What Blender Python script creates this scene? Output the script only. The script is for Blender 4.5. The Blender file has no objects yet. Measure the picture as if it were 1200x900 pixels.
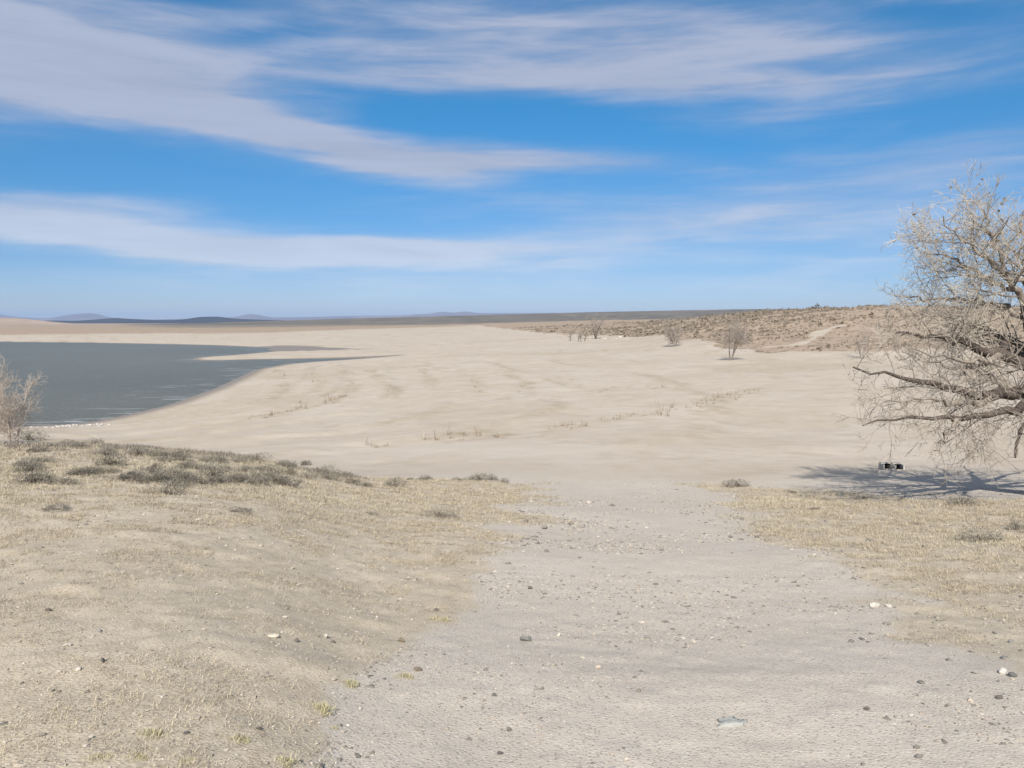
import bpy, math, random
import numpy as np
from mathutils import Vector

random.seed(7)
RNG = np.random.default_rng(11)
SC = bpy.context.scene
COL = SC.collection
R = math.radians

# ------------------------------------------------------------------ camera
EYE = 1.6
FPX = 906.0                      # focal length in pixels of a 1200 px wide picture
PITCH = math.atan(73.0 / FPX)    # looking slightly down
cd = bpy.data.cameras.new('camera')
cd.sensor_fit = 'HORIZONTAL'
cd.angle = 2 * math.atan(600.0 / FPX)
cd.clip_start = 0.05
cd.clip_end = 90000
cam = bpy.data.objects.new('camera', cd)
cam.location = (0, 0, EYE)
cam.rotation_euler = (R(90) - PITCH, 0, 0)
COL.objects.link(cam)
SC.camera = cam

# ------------------------------------------------------------------ sun, sky, exposure
SUN_EL = R(39)
SUN_AZ = R(187)                  # compass style from +Y towards +X: right behind the camera
sd = bpy.data.lights.new('sun', 'SUN')
sd.energy = 5.0
sd.angle = R(0.53)
sd.color = (1.0, 0.955, 0.88)
sun = bpy.data.objects.new('sun', sd)
sdir = Vector((math.sin(SUN_AZ) * math.cos(SUN_EL), math.cos(SUN_AZ) * math.cos(SUN_EL), math.sin(SUN_EL)))
sun.rotation_euler = (-sdir).to_track_quat('-Z', 'Y').to_euler()
sun.location = (0, 0, 60)
COL.objects.link(sun)

SC.view_settings.view_transform = 'Standard'
SC.view_settings.look = 'None'
SC.view_settings.exposure = 0.40
SC.view_settings.gamma = 1.0
SC.view_settings.use_curve_mapping = False
SC.cycles.volume_bounces = 0
SC.cycles.max_bounces = 6


def px_dir(x, y):
    u = (x - 600.0) / FPX
    v = (450.0 - y) / FPX
    return np.array([u, math.cos(PITCH) + v * math.sin(PITCH), -math.sin(PITCH) + v * math.cos(PITCH)])


def px_azel(x, y):
    d = px_dir(x, y)
    return math.atan2(d[0], d[1]), math.atan2(d[2], math.hypot(d[0], d[1]))


class NT:
    """tiny helper to write node maths"""
    def __init__(self, nt):
        self.nt = nt

    def node(self, kind, **kw):
        n = self.nt.nodes.new(kind)
        for k, v in kw.items():
            setattr(n, k, v)
        return n

    def put(self, sock, v):
        if isinstance(v, bpy.types.NodeSocket):
            self.nt.links.new(v, sock)
        elif v is not None:
            try:
                sock.default_value = v
            except Exception:
                sock.default_value = (*v, 1.0)

    def m(self, op, a, b=None, c=None, clamp=False):
        n = self.node('ShaderNodeMath', operation=op, use_clamp=clamp)
        for i, v in enumerate((a, b, c)):
            if v is not None:
                self.put(n.inputs[i], v)
        return n.outputs[0]

    def add(self, a, b): return self.m('ADD', a, b)
    def sub(self, a, b): return self.m('SUBTRACT', a, b)
    def mul(self, a, b): return self.m('MULTIPLY', a, b)

    def vm(self, op, a, b=None):
        n = self.node('ShaderNodeVectorMath', operation=op)
        self.put(n.inputs[0], a)
        if b is not None:
            self.put(n.inputs[1], b)
        return n.outputs[0]

    def ramp(self, v, lo, hi, a=0.0, b=1.0):
        n = self.node('ShaderNodeMapRange', interpolation_type='SMOOTHSTEP')
        self.put(n.inputs['Value'], v)
        for k, q in (('From Min', lo), ('From Max', hi), ('To Min', a), ('To Max', b)):
            self.put(n.inputs[k], q)
        return n.outputs[0]

    def noise(self, vec, scale, detail=4.0, rough=0.55, dist=0.0):
        n = self.node('ShaderNodeTexNoise')
        self.put(n.inputs['Vector'], vec)
        n.inputs['Scale'].default_value = scale
        n.inputs['Detail'].default_value = detail
        n.inputs['Roughness'].default_value = rough
        n.inputs['Distortion'].default_value = dist
        return n.outputs['Fac']

    def voro(self, vec, scale, out='Distance', feature='F1', rnd=1.0):
        n = self.node('ShaderNodeTexVoronoi', feature=feature)
        self.put(n.inputs['Vector'], vec)
        n.inputs['Scale'].default_value = scale
        n.inputs['Randomness'].default_value = rnd
        return n.outputs[out]

    def mix(self, f, a, b, blend='MIX'):
        n = self.node('ShaderNodeMix', data_type='RGBA', blend_type=blend)
        n.clamp_factor = True
        self.put(n.inputs[0], f)
        for i, v in ((6, a), (7, b)):
            if isinstance(v, bpy.types.NodeSocket):
                self.nt.links.new(v, n.inputs[i])
            else:
                n.inputs[i].default_value = (*v[:3], 1.0)
        return n.outputs[2]


def build_world():
    w = bpy.data.worlds.new('World')
    SC.world = w
    w.use_nodes = True
    w.node_tree.nodes.clear()
    t = NT(w.node_tree)
    sky = t.node('ShaderNodeTexSky', sky_type='NISHITA')
    sky.sun_disc = False
    sky.sun_elevation = SUN_EL
    sky.sun_rotation = SUN_AZ
    sky.altitude = 2100
    sky.air_density = 1.0
    sky.dust_density = 0.25
    sky.ozone_density = 3.0
    tc = t.node('ShaderNodeTexCoord')
    d = t.vm('NORMALIZE', tc.outputs['Generated'])
    s = t.node('ShaderNodeSeparateXYZ')
    t.put(s.inputs[0], d)
    x, y, z = s.outputs
    az = t.m('ARCTAN2', x, y)
    el = t.m('ARCSINE', z)
    # streaky noise, flattened so that it runs along the horizon, everywhere in the sky
    st = t.vm('MULTIPLY', d, (1.0, 1.0, 5.0))
    n1 = t.noise(st, 2.0, 5.0, 0.50, 0.2)
    st2 = t.vm('MULTIPLY', d, (1.0, 1.0, 9.0))
    n2 = t.noise(st2, 5.0, 6.0, 0.58, 0.3)
    nb = t.noise(t.vm('MULTIPLY', d, (1.0, 1.0, 3.0)), 3.2, 4.0, 0.55)
    # domain warp
    wx = t.mul(t.sub(nb, 0.5), 0.20)
    wy = t.mul(t.sub(n1, 0.5), 0.065)
    a2 = t.add(az, wx)
    e2 = t.add(el, wy)

    def band(px, py, wpx, hpx, ang, amp, up=1.0):
        """one cloud bank: an ellipse in azimuth and elevation, angle in degrees (down to the right positive); up>1 makes its upper side softer"""
        a0, e0 = px_azel(px, py)
        da, de = t.sub(a2, a0), t.sub(e2, e0)
        c, sn = math.cos(R(ang)), math.sin(R(ang))
        p = t.mul(t.sub(t.mul(da, c), t.mul(de, sn)), FPX / wpx)
        q = t.add(t.mul(da, sn), t.mul(de, c))
        if up != 1.0:
            k = t.ramp(q, -0.01, 0.01, FPX / hpx, FPX / (hpx * up))
            q = t.mul(q, k)
        else:
            q = t.mul(q, FPX / hpx)
        r2 = t.add(t.mul(p, p), t.mul(q, q))
        return t.mul(t.m('EXPONENT', t.mul(r2, -1.0)), amp)

    bands = [
        band(40, 85, 260, 46, 4, 1.45, 1.9),
        band(330, 158, 220, 19, 9, 1.1, 1.1),
        band(590, 188, 180, 13, 2, 1.15, 1.2),
        band(840, 66, 480, 30, -2, 1.10, 1.3),
        band(540, 25, 420, 28, 0, 0.70),
        band(1160, 75, 240, 26, 2, 0.6),
        band(40, 274, 300, 15, 2, 1.30, 1.1),
        band(60, 241, 110, 11, -2, 0.9),
        band(350, 283, 240, 11, 2, 1.25, 1.1),
        band(880, 132, 130, 9, 1, 0.35),
        band(700, 285, 300, 38, -3, 0.40),
        band(1020, 225, 300, 45, -6, 0.62),
        band(1150, 270, 140, 22, -8, 0.35),
        band(330, 335, 420, 20, 0, 0.40),
        band(880, 340, 420, 20, 0, 0.28),
    ]
    cov = bands[0]
    for b in bands[1:]:
        cov = t.add(cov, b)
    blue = t.add(band(470, 118, 170, 24, 4, 0.5), t.add(t.add(band(300, 40, 90, 12, -6, 0.45), band(1090, 22, 110, 18, 6, 0.7)), band(200, -8, 120, 18, 0, 0.6)))
    cov = t.sub(cov, blue)
    tex = t.add(t.mul(n1, 0.55), t.mul(n2, 0.45))
    # the same thin streaks all round; thicker unseen cloud added overhead for neutral skylight
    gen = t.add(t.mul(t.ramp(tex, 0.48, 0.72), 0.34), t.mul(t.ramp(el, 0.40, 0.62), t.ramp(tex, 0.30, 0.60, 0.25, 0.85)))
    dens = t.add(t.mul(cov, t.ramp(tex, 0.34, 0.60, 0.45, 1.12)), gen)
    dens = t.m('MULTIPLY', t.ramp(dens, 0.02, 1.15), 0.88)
    low = t.ramp(el, 0.0, 0.22, 1.0, 0.0)
    cloud = t.mix(low, CLOUD_HI, CLOUD_LO)
    cloud = t.mix(t.ramp(el, 0.45, 0.95), cloud, CLOUD_FILL)  # whiter tone for the added overhead cloud, out of view, to neutralise skylight
    shade = t.ramp(n2, 0.3, 0.7, 0.95, 1.06)
    cloud = t.vm('MULTIPLY', cloud, t_combine(t, shade))
    # Nishita sky, a touch more saturated
    hs = t.node('ShaderNodeHueSaturation')
    hs.inputs['Saturation'].default_value = SKY_SAT
    hs.inputs['Hue'].default_value = SKY_HUE
    t.put(hs.inputs['Color'], sky.outputs[0])
    skyc = t.vm('MULTIPLY', hs.outputs[0], t.mix(t.ramp(el, -0.02, 0.34), tuple(SKY_STR * q for q in SKY_HOR), (SKY_STR,) * 3))
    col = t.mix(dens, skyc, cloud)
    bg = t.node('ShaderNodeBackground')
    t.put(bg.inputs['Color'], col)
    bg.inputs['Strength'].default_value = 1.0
    out = t.node('ShaderNodeOutputWorld')
    t.nt.links.new(bg.outputs[0], out.inputs['Surface'])


def t_combine(t, v):
    n = t.node('ShaderNodeCombineXYZ')
    for i in range(3):
        t.put(n.inputs[i], v)
    return n.outputs[0]


SKY_STR = 0.092
SKY_HOR = (0.54, 0.54, 0.70)
SKY_SAT = 1.34
SKY_HUE = 0.491
CLOUD_HI = (0.345, 0.375, 0.475)
CLOUD_FILL = (0.42, 0.42, 0.45)
CLOUD_LO = (0.50, 0.57, 0.67)
build_world()


# ------------------------------------------------------------------ numpy noise
def _hash(ix, iy, seed):
    h = (ix.astype(np.int64) * 374761393 + iy.astype(np.int64) * 668265263 + seed * 974634) & 0xffffffff
    h = ((h ^ (h >> 13)) * 1274126177) & 0xffffffff
    return ((h ^ (h >> 16)) & 0xffffff).astype(np.float64) / 0xffffff


def vnoise(x, y, seed=0):
    ix, iy = np.floor(x), np.floor(y)
    fx, fy = x - ix, y - iy
    fx = fx * fx * fx * (fx * (fx * 6 - 15) + 10)
    fy = fy * fy * fy * (fy * (fy * 6 - 15) + 10)
    a, b = _hash(ix, iy, seed), _hash(ix + 1, iy, seed)
    c, d = _hash(ix, iy + 1, seed), _hash(ix + 1, iy + 1, seed)
    return (a * (1 - fx) + b * fx) * (1 - fy) + (c * (1 - fx) + d * fx) * fy - 0.5


def fbm(x, y, sc, oct=4, seed=0, gain=0.5):
    v, a, f = 0, 1.0, 1.0 / sc
    for i in range(oct):
        v = v + a * vnoise(x * f + 17.3 * i, y * f - 9.1 * i, seed + i)
        a *= gain
        f *= 2.03
    return v


def sstep(v, lo, hi):
    t = np.clip((v - lo) / (hi - lo), 0, 1)
    return t * t * (3 - 2 * t)


# ------------------------------------------------------------------ the lie of the land
def slope(y):
    v = (450.0 - y) / FPX
    return (math.sin(PITCH) - v * math.cos(PITCH)) / (math.cos(PITCH) + v * math.sin(PITCH))


def prof(k, Yc, pts):
    """depth below the eye along one bearing: straight slope to Yc, then (depth, h) or (-y, depth) pairs"""
    o = [(0.5, 1.25 + k * 0.5), (1.5, 1.25 + k * 1.5), (4, 1.25 + k * 4), (9, 1.25 + k * 9), (15, 1.25 + k * 15), (Yc, 1.25 + k * Yc)]
    for a, b in pts:
        o.append((b, slope(-a) * b) if a < 0 else (a, b))
    return o


FAR_L = [(394, 9.9), (-393, 480), (-387, 700), (-384.5, 1000), (-382.5, 1500), (2300, 10), (5000, 10), (9000, -6), (25000, -30)]
FAR_M = [(1500, 5.5), (2300, 8), (5000, 8), (9000, -6), (25000, -30)]
FAR_R = [(700, -2.0), (1500, 0), (2300, 4), (5000, 8), (9000, -6), (25000, -30)]
PROFILES = [
    (-220, prof(.080, 17, [(28, 5.2), (40, 6.4), (60, 8.6), (73, 10), (200, 10.6)] + FAR_L)),
    (0, prof(.084, 18, [(30, 5.2), (40, 6.2), (60, 8.6), (73, 10), (200, 10.6)] + FAR_L)),
    (150, prof(.091, 19, [(30, 5.3), (45, 7.7), (60, 9.2), (68, 9.64), (82, 10), (200, 10.6)] + FAR_L)),
    (300, prof(.1115, 20, [(27, 5.3), (35, 6.6), (-530, 42), (-500, 60), (-470, 88), (-440, 140), (172, 9.9), (250, 10.1)] + FAR_L)),
    (420, prof(.148, 22, [(29, 5.8), (-552, 33), (-520, 47), (-480, 75), (-450, 112), (-425, 180), (-418, 220), (290, 9.9), (-400, 370), (-390, 520), (-384, 800)] + FAR_M)),
    (560, prof(.1575, 24.5, [(-545, 32), (-510, 46), (-470, 75), (-440, 118), (-420, 180), (-405, 290), (-395, 430), (-386, 650), (-379.5, 1000)] + FAR_M)),
    (740, prof(.165, 24.8, [(-540, 33), (-500, 50), (-460, 80), (-430, 130), (-410, 210), (-398, 290), (-388, 380), (-380, 520), (-374, 800)] + [(1500, -4), (2300, 0), (5000, 8), (9000, -6), (25000, -30)])),
    (860, prof(.165, 24.8, [(-540, 33), (-500, 50), (-460, 78), (-425, 128), (-413, 165), (-400, 192), (-385, 235), (-372, 300), (-365, 400)] + FAR_R)),
    (950, prof(.165, 24.6, [(-540, 33), (-500, 50), (-460, 74), (-428, 118), (-414, 150), (-398, 178), (-376, 225), (-358.5, 275), (340, -6.2)] + FAR_R)),
    (1080, prof(.163, 24.2, [(-540, 33), (-500, 49), (-460, 72), (-430, 108), (-418, 130), (-400, 155), (-374, 205), (-358.5, 250), (310, -5.6)] + FAR_R)),
    (1200, prof(.160, 24, [(-540, 33), (-500, 47), (-460, 68), (-432, 95), (-418, 115), (-398, 138), (-372, 180), (-360, 215), (290, -5)] + FAR_R)),
    (1420, prof(.155, 24, [(-540, 32), (-500, 46), (-460, 66), (-432, 92), (-418, 112), (-398, 135), (-372, 176), (-362, 210), (290, -4.5)] + FAR_R)),
]
NA, NR = 700, 900
LY = np.linspace(math.log(0.5), math.log(25000), NR)
PAZ = np.array([math.atan((p[0] - 600) / FPX) for p in PROFILES])
AZG = np.linspace(PAZ[0], PAZ[-1], NA)


def gsmooth(a, s, axis):
    n = int(s * 3) + 1
    k = np.exp(-0.5 * (np.arange(-n, n + 1) / s) ** 2)
    k /= k.sum()
    pad = [(0, 0), (0, 0)]
    pad[axis] = (n, n)
    ap = np.pad(a, pad, mode='edge')
    return np.apply_along_axis(lambda v: np.convolve(v, k, 'valid'), axis, ap)


_rows = []
for _, p in PROFILES:
    p = sorted(p)
    _rows.append(np.interp(LY, [math.log(q[0]) for q in p], [q[1] for q in p]))
_rows = np.array(_rows)
TAB = np.empty((NA, NR))
for j in range(NR):
    TAB[:, j] = np.interp(AZG, PAZ, _rows[:, j])
TAB = gsmooth(TAB, 5.0, 1)
TAB = gsmooth(TAB, 22.0, 0)


def base_h(X, Y):
    r = np.hypot(X, Y)
    az = np.arctan2(X, Y)
    azc = np.clip(az, AZG[0], AZG[-1])
    yy = np.maximum(r * np.cos(azc), 0.51)
    fa = (azc - AZG[0]) / (AZG[-1] - AZG[0]) * (NA - 1.001)
    fr = np.clip((np.log(yy) - LY[0]) / (LY[-1] - LY[0]) * (NR - 1), 0, NR - 1.001)
    ia, ir = fa.astype(int), fr.astype(int)
    ga, gr = fa - ia, fr - ir
    h = (TAB[ia, ir] * (1 - ga) + TAB[ia + 1, ir] * ga) * (1 - gr) + (TAB[ia, ir + 1] * (1 - ga) + TAB[ia + 1, ir + 1] * ga) * gr
    # behind the camera the bank just levels off
    b = sstep(np.abs(az), R(58), R(110)) * sstep(r, 0.5, 4)
    return h * (1 - b) + 1.3 * b


LAKE_H = 10.0
LAKE_Z = EYE - LAKE_H


def lake_pt(x, y):
    Y = LAKE_H / slope(y)
    d = px_dir(x, y)
    return (d[0] / d[1] * Y, Y)


_lake_px = [(-40, 503), (0, 502), (60, 500), (100, 497), (150, 487), (200, 476), (250, 458), (275, 446), (300, 433.5), (333, 427.5),
            (365, 425), (400, 423), (435, 421), (466, 418.4), (430, 419.2), (400, 419.9), (350, 420.6), (300, 421.3), (260, 422.4), (234, 422.6),
            (224, 421.2), (229, 419.3), (245, 417.8), (267, 416.4), (300, 413.8), (322, 411.6), (312, 409.6), (322, 408.3), (300, 406.8), (250, 404.6),
            (200, 403.4), (100, 401.6), (0, 400.6), (-100, 400)]
LAKE = np.array([(-75, 58)] + [lake_pt(*p) for p in _lake_px] + [(-420, 420), (-700, 300), (-420, 70), (-140, 40)])
MUD = np.array([lake_pt(*p) for p in [(296, 406.5), (330, 405.3), (370, 407.2), (405, 409.3), (440, 410), (400, 411.5), (360, 412.3), (322, 412.0), (308, 409.8)]])


def poly_sd(X, Y, P):
    """signed distance, positive inside"""
    x, y = X.ravel(), Y.ravel()
    best = np.full(x.shape, 1e18)
    inside = np.zeros(x.shape, bool)
    n = len(P)
    for i in range(n):
        ax, ay = P[i]
        bx, by = P[(i + 1) % n]
        ex, ey = bx - ax, by - ay
        t = np.clip(((x - ax) * ex + (y - ay) * ey) / (ex * ex + ey * ey + 1e-12), 0, 1)
        best = np.minimum(best, (x - ax - t * ex) ** 2 + (y - ay - t * ey) ** 2)
        if ay != by:
            c = ((ay > y) != (by > y)) & (x < (bx - ax) * (y - ay) / (by - ay) + ax)
            inside ^= c
    return (np.where(inside, 1, -1) * np.sqrt(best)).reshape(X.shape)


def at_Y(x, Y):
    """ground plan point on the bearing of picture column x (near the horizon) at depth Y"""
    return ((x - 600) / FPX * Y, Y)


def line_d(X, Y, P):
    x, y = X.ravel(), Y.ravel()
    best = np.full(x.shape, 1e18)
    for (ax, ay), (bx, by) in zip(P[:-1], P[1:]):
        ex, ey = bx - ax, by - ay
        t = np.clip(((x - ax) * ex + (y - ay) * ey) / (ex * ex + ey * ey + 1e-12), 0, 1)
        best = np.minimum(best, (x - ax - t * ex) ** 2 + (y - ay - t * ey) ** 2)
    return np.sqrt(best).reshape(X.shape)


def px_on(x, y, hfun):
    """where the sight line of picture point (x, y) meets the land"""
    d = px_dir(x, y)
    Y = np.exp(np.linspace(math.log(1.2), math.log(3000), 6000))
    X = d[0] / d[1] * Y
    gap = hfun(X, Y) - (-d[2] / d[1]) * Y
    i = np.argmax(gap < 0)
    if i == 0:
        i = len(Y) - 1
    f = gap[i - 1] / (gap[i - 1] - gap[i] + 1e-12)
    yy = Y[i - 1] + (Y[i] - Y[i - 1]) * f
    return d[0] / d[1] * yy, yy


_g = lambda x, y: px_on(x, y, base_h)
GRASS_L = np.array([at_Y(-700, 20), at_Y(-200, 20.5), at_Y(0, 21), at_Y(150, 21.5), at_Y(300, 22), at_Y(400, 23), _g(460, 560), _g(560, 562), _g(630, 568),
                    _g(612, 610), _g(575, 660), _g(520, 730), _g(450, 820), _g(395, 895), (-0.9, 1.5), (-1.6, -3), (-30, -6)])
GRASS_R = np.array([_g(828, 566), _g(880, 569), _g(950, 573), _g(1050, 580), _g(1200, 590), at_Y(1400, 23), (32, 10), (12, 2), _g(1240, 800), _g(1120, 740), _g(1000, 688), _g(930, 632), _g(875, 595)])
TRACK = [_g(905, 404), _g(935, 402), _g(952, 396), _g(960, 389), _g(972, 384), _g(990, 380)]


def masks(X, Y):
    r = np.hypot(X, Y)
    sdl = poly_sd(X, Y, LAKE)
    wob = fbm(X, Y, 9.0, 3, 5) * 2.2 * sstep(-sdl, 0, 40)
    near = r < 60
    gm = np.zeros(X.shape)
    if near.any():
        xn, yn = X[near], Y[near]
        a = poly_sd(xn, yn, GRASS_L)
        b = poly_sd(xn, yn, GRASS_R)
        s = np.maximum(a, b)
        rn = r[near]
        s = s + fbm(xn, yn, 1.3, 4, 31) * np.clip(rn * 0.13, 0.25, 1.6)
        wid = np.clip(rn * 0.05, 0.15, 0.8)
        gm[near] = sstep(s, -wid, wid)
    rear = (Y < 0) & (np.abs(X) > 3)
    gm = np.where(rear, 1.0, gm)
    # foot of the sagebrush hill, as a function of bearing
    az = np.arctan2(X, np.maximum(Y, 1e-3))
    foot_px = np.array([520, 560, 600, 640, 700, 740, 800, 860, 900, 960, 1010, 1080, 1200, 1420])
    foot_Y = np.array([1300, 800, 560, 420, 330, 300, 215, 172, 148, 142, 138, 134, 118, 115])
    fY = np.interp(az, np.arctan((foot_px - 600) / FPX), foot_Y)
    hill = sstep(Y * (1 + 0.10 * fbm(X, Y, 14, 3, 71)) - fY, -3, 9) * (Y > 20)
    fs = np.interp(az, np.arctan((np.array([0, 300, 420, 560]) - 600) / FPX), [425, 480, 620, 780])
    farm = sstep(Y * (1 + 0.12 * fbm(X, Y, 90, 3, 77)) - fs, -10, 130)
    hill = np.maximum(hill, np.where(az <= math.atan(0.02), farm * 0.75, 0))
    track = sstep(-line_d(X, Y, TRACK) + fbm(X, Y, 5, 3, 73) * 2.0, -2.4, -0.8) * .8
    mud = sstep(poly_sd(X, Y, MUD) + fbm(X, Y, 14, 3, 13) * 5, -2.5, 3)
    wet = np.maximum(sstep(sdl + wob * 0.5, -3.4, -0.6), mud)
    return dict(sdl=sdl, grass=gm, hill=np.clip(hill - track, 0, 1), wet=wet, wob=wob, track=track, r=r)


def height(X, Y, M=None):
    """ground z in metres"""
    X = np.asarray(X, float)
    Y = np.asarray(Y, float)
    M = M or masks(X, Y)
    h = base_h(X, Y)
    sdl, r = M['sdl'], M['r']
    d = -sdl
    # the waterline: land clear of the water outside the lake, bed below it inside
    out = d > 0
    nearlake = (Y > 30) & (d < 260)
    hcap = LAKE_H - 0.02 - 0.022 * np.clip(d, 0, 12) - 0.006 * np.clip(d - 12, 0, 200)
    h = np.where(out & nearlake, np.minimum(h, hcap), h)
    h = np.where(~out, LAKE_H + np.minimum(0.05 * sdl, 2.0), h)
    # benches left by the falling water
    beach = sstep(d, 2, 14) * (1 - sstep(d, 150, 260)) * sstep(Y, 34, 46) * (1 - M['hill'])
    q = np.sqrt(np.clip(d + M['wob'] * 1.6, 0, None)) * 1.15
    saw = q - np.floor(q)
    bench = sstep(saw, 0.0, 0.82) - sstep(saw, 0.82, 1.0)
    h = h - beach * 0.17 * bench
    z = EYE - h
    g = M['grass']
    z = z + g * (0.015 * fbm(X, Y, 1.5, 3, 3) + 0.030 * fbm(X, Y, 0.35, 2, 4)) * sstep(r, 1, 5)
    road = (1 - g) * (1 - sstep(r, 24, 32))
    z = z + road * (0.020 * fbm(X, Y, 1.8, 3, 8) + 0.012 * fbm(X, Y, 0.22, 2, 9))
    z = z + g * sstep(r, 9, 16) * (1 - sstep(r, 24, 27)) * 0.06 * fbm(X, Y, 3.0, 3, 12)
    bm = sstep(r, 26, 40) * (1 - M['hill']) * sstep(d, 1, 8)
    z = z + bm * (0.14 * fbm(X, Y, 11, 4, 21, 0.55) + 0.05 * fbm(X, Y, 1.6, 2, 22))
    z = z + M['hill'] * (1.3 * fbm(X, Y, 26, 4, 41, 0.55) + 0.35 * fbm(X, Y, 3.0, 2, 45)) * (1 - 0.7 * sstep(r, 900, 2000))
    z = z - M['track'] * 0.35
    return z


def H1(x, y):
    return float(height(np.array([x]), np.array([y]))[0])


def hfull(X, Y):
    return EYE - height(X, Y)


def G(x, y):
    """point on the land under picture point (x, y)"""
    a, b = px_on(x, y, hfull)
    return np.array([a, b, H1(a, b)])


def P(x, y, Y):
    d = px_dir(x, y)
    return np.array([d[0] / d[1] * Y, Y, EYE + d[2] / d[1] * Y])


# ------------------------------------------------------------------ object helpers
def tag(o, label=None, cat=None, group=None, kind=None):
    for k, v in (('label', label), ('category', cat), ('group', group), ('kind', kind)):
        if v:
            o[k] = v
    return o


def mesh_np(name, V, F, smooth=True, mats=()):
    """V (n,3); F (m,3) or (m,4)"""
    V = np.asarray(V, np.float32)
    F = np.asarray(F, np.int32)
    me = bpy.data.meshes.new(name)
    me.vertices.add(len(V))
    me.vertices.foreach_set('co', V.ravel())
    k = F.shape[1]
    me.loops.add(F.size)
    me.loops.foreach_set('vertex_index', F.ravel())
    me.polygons.add(len(F))
    me.polygons.foreach_set('loop_start', np.arange(0, F.size, k, dtype=np.int32))
    me.polygons.foreach_set('loop_total', np.full(len(F), k, np.int32))
    me.update(calc_edges=True)
    me.polygons.foreach_set('use_smooth', np.full(len(F), smooth, bool))
    for m in mats:
        me.materials.append(m)
    return me


def link(name, me, parent=None):
    o = bpy.data.objects.new(name, me)
    COL.objects.link(o)
    if parent is not None:
        o.parent = parent
    return o


def set_col(me, name, arr):
    """arr (nverts, 4) point colours"""
    a = me.color_attributes.new(name, 'FLOAT_COLOR', 'POINT')
    a.data.foreach_set('color', np.asarray(arr, np.float32).ravel())


def empty(name, loc):
    o = bpy.data.objects.new(name, None)
    o.empty_display_size = 0.2
    o.location = loc
    COL.objects.link(o)
    return o


# ------------------------------------------------------------------ materials
def new_mat(name):
    m = bpy.data.materials.new(name)
    m.use_nodes = True
    m.node_tree.nodes.clear()
    t = NT(m.node_tree)
    b = t.node('ShaderNodeBsdfPrincipled')
    o = t.node('ShaderNodeOutputMaterial')
    t.nt.links.new(b.outputs[0], o.inputs['Surface'])
    return m, t, b


def bump(t, b, hgt, dist, strength=1.0):
    n = t.node('ShaderNodeBump')
    n.inputs['Strength'].default_value = strength
    n.inputs['Distance'].default_value = dist
    t.put(n.inputs['Height'], hgt)
    t.nt.links.new(n.outputs[0], b.inputs['Normal'])


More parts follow.
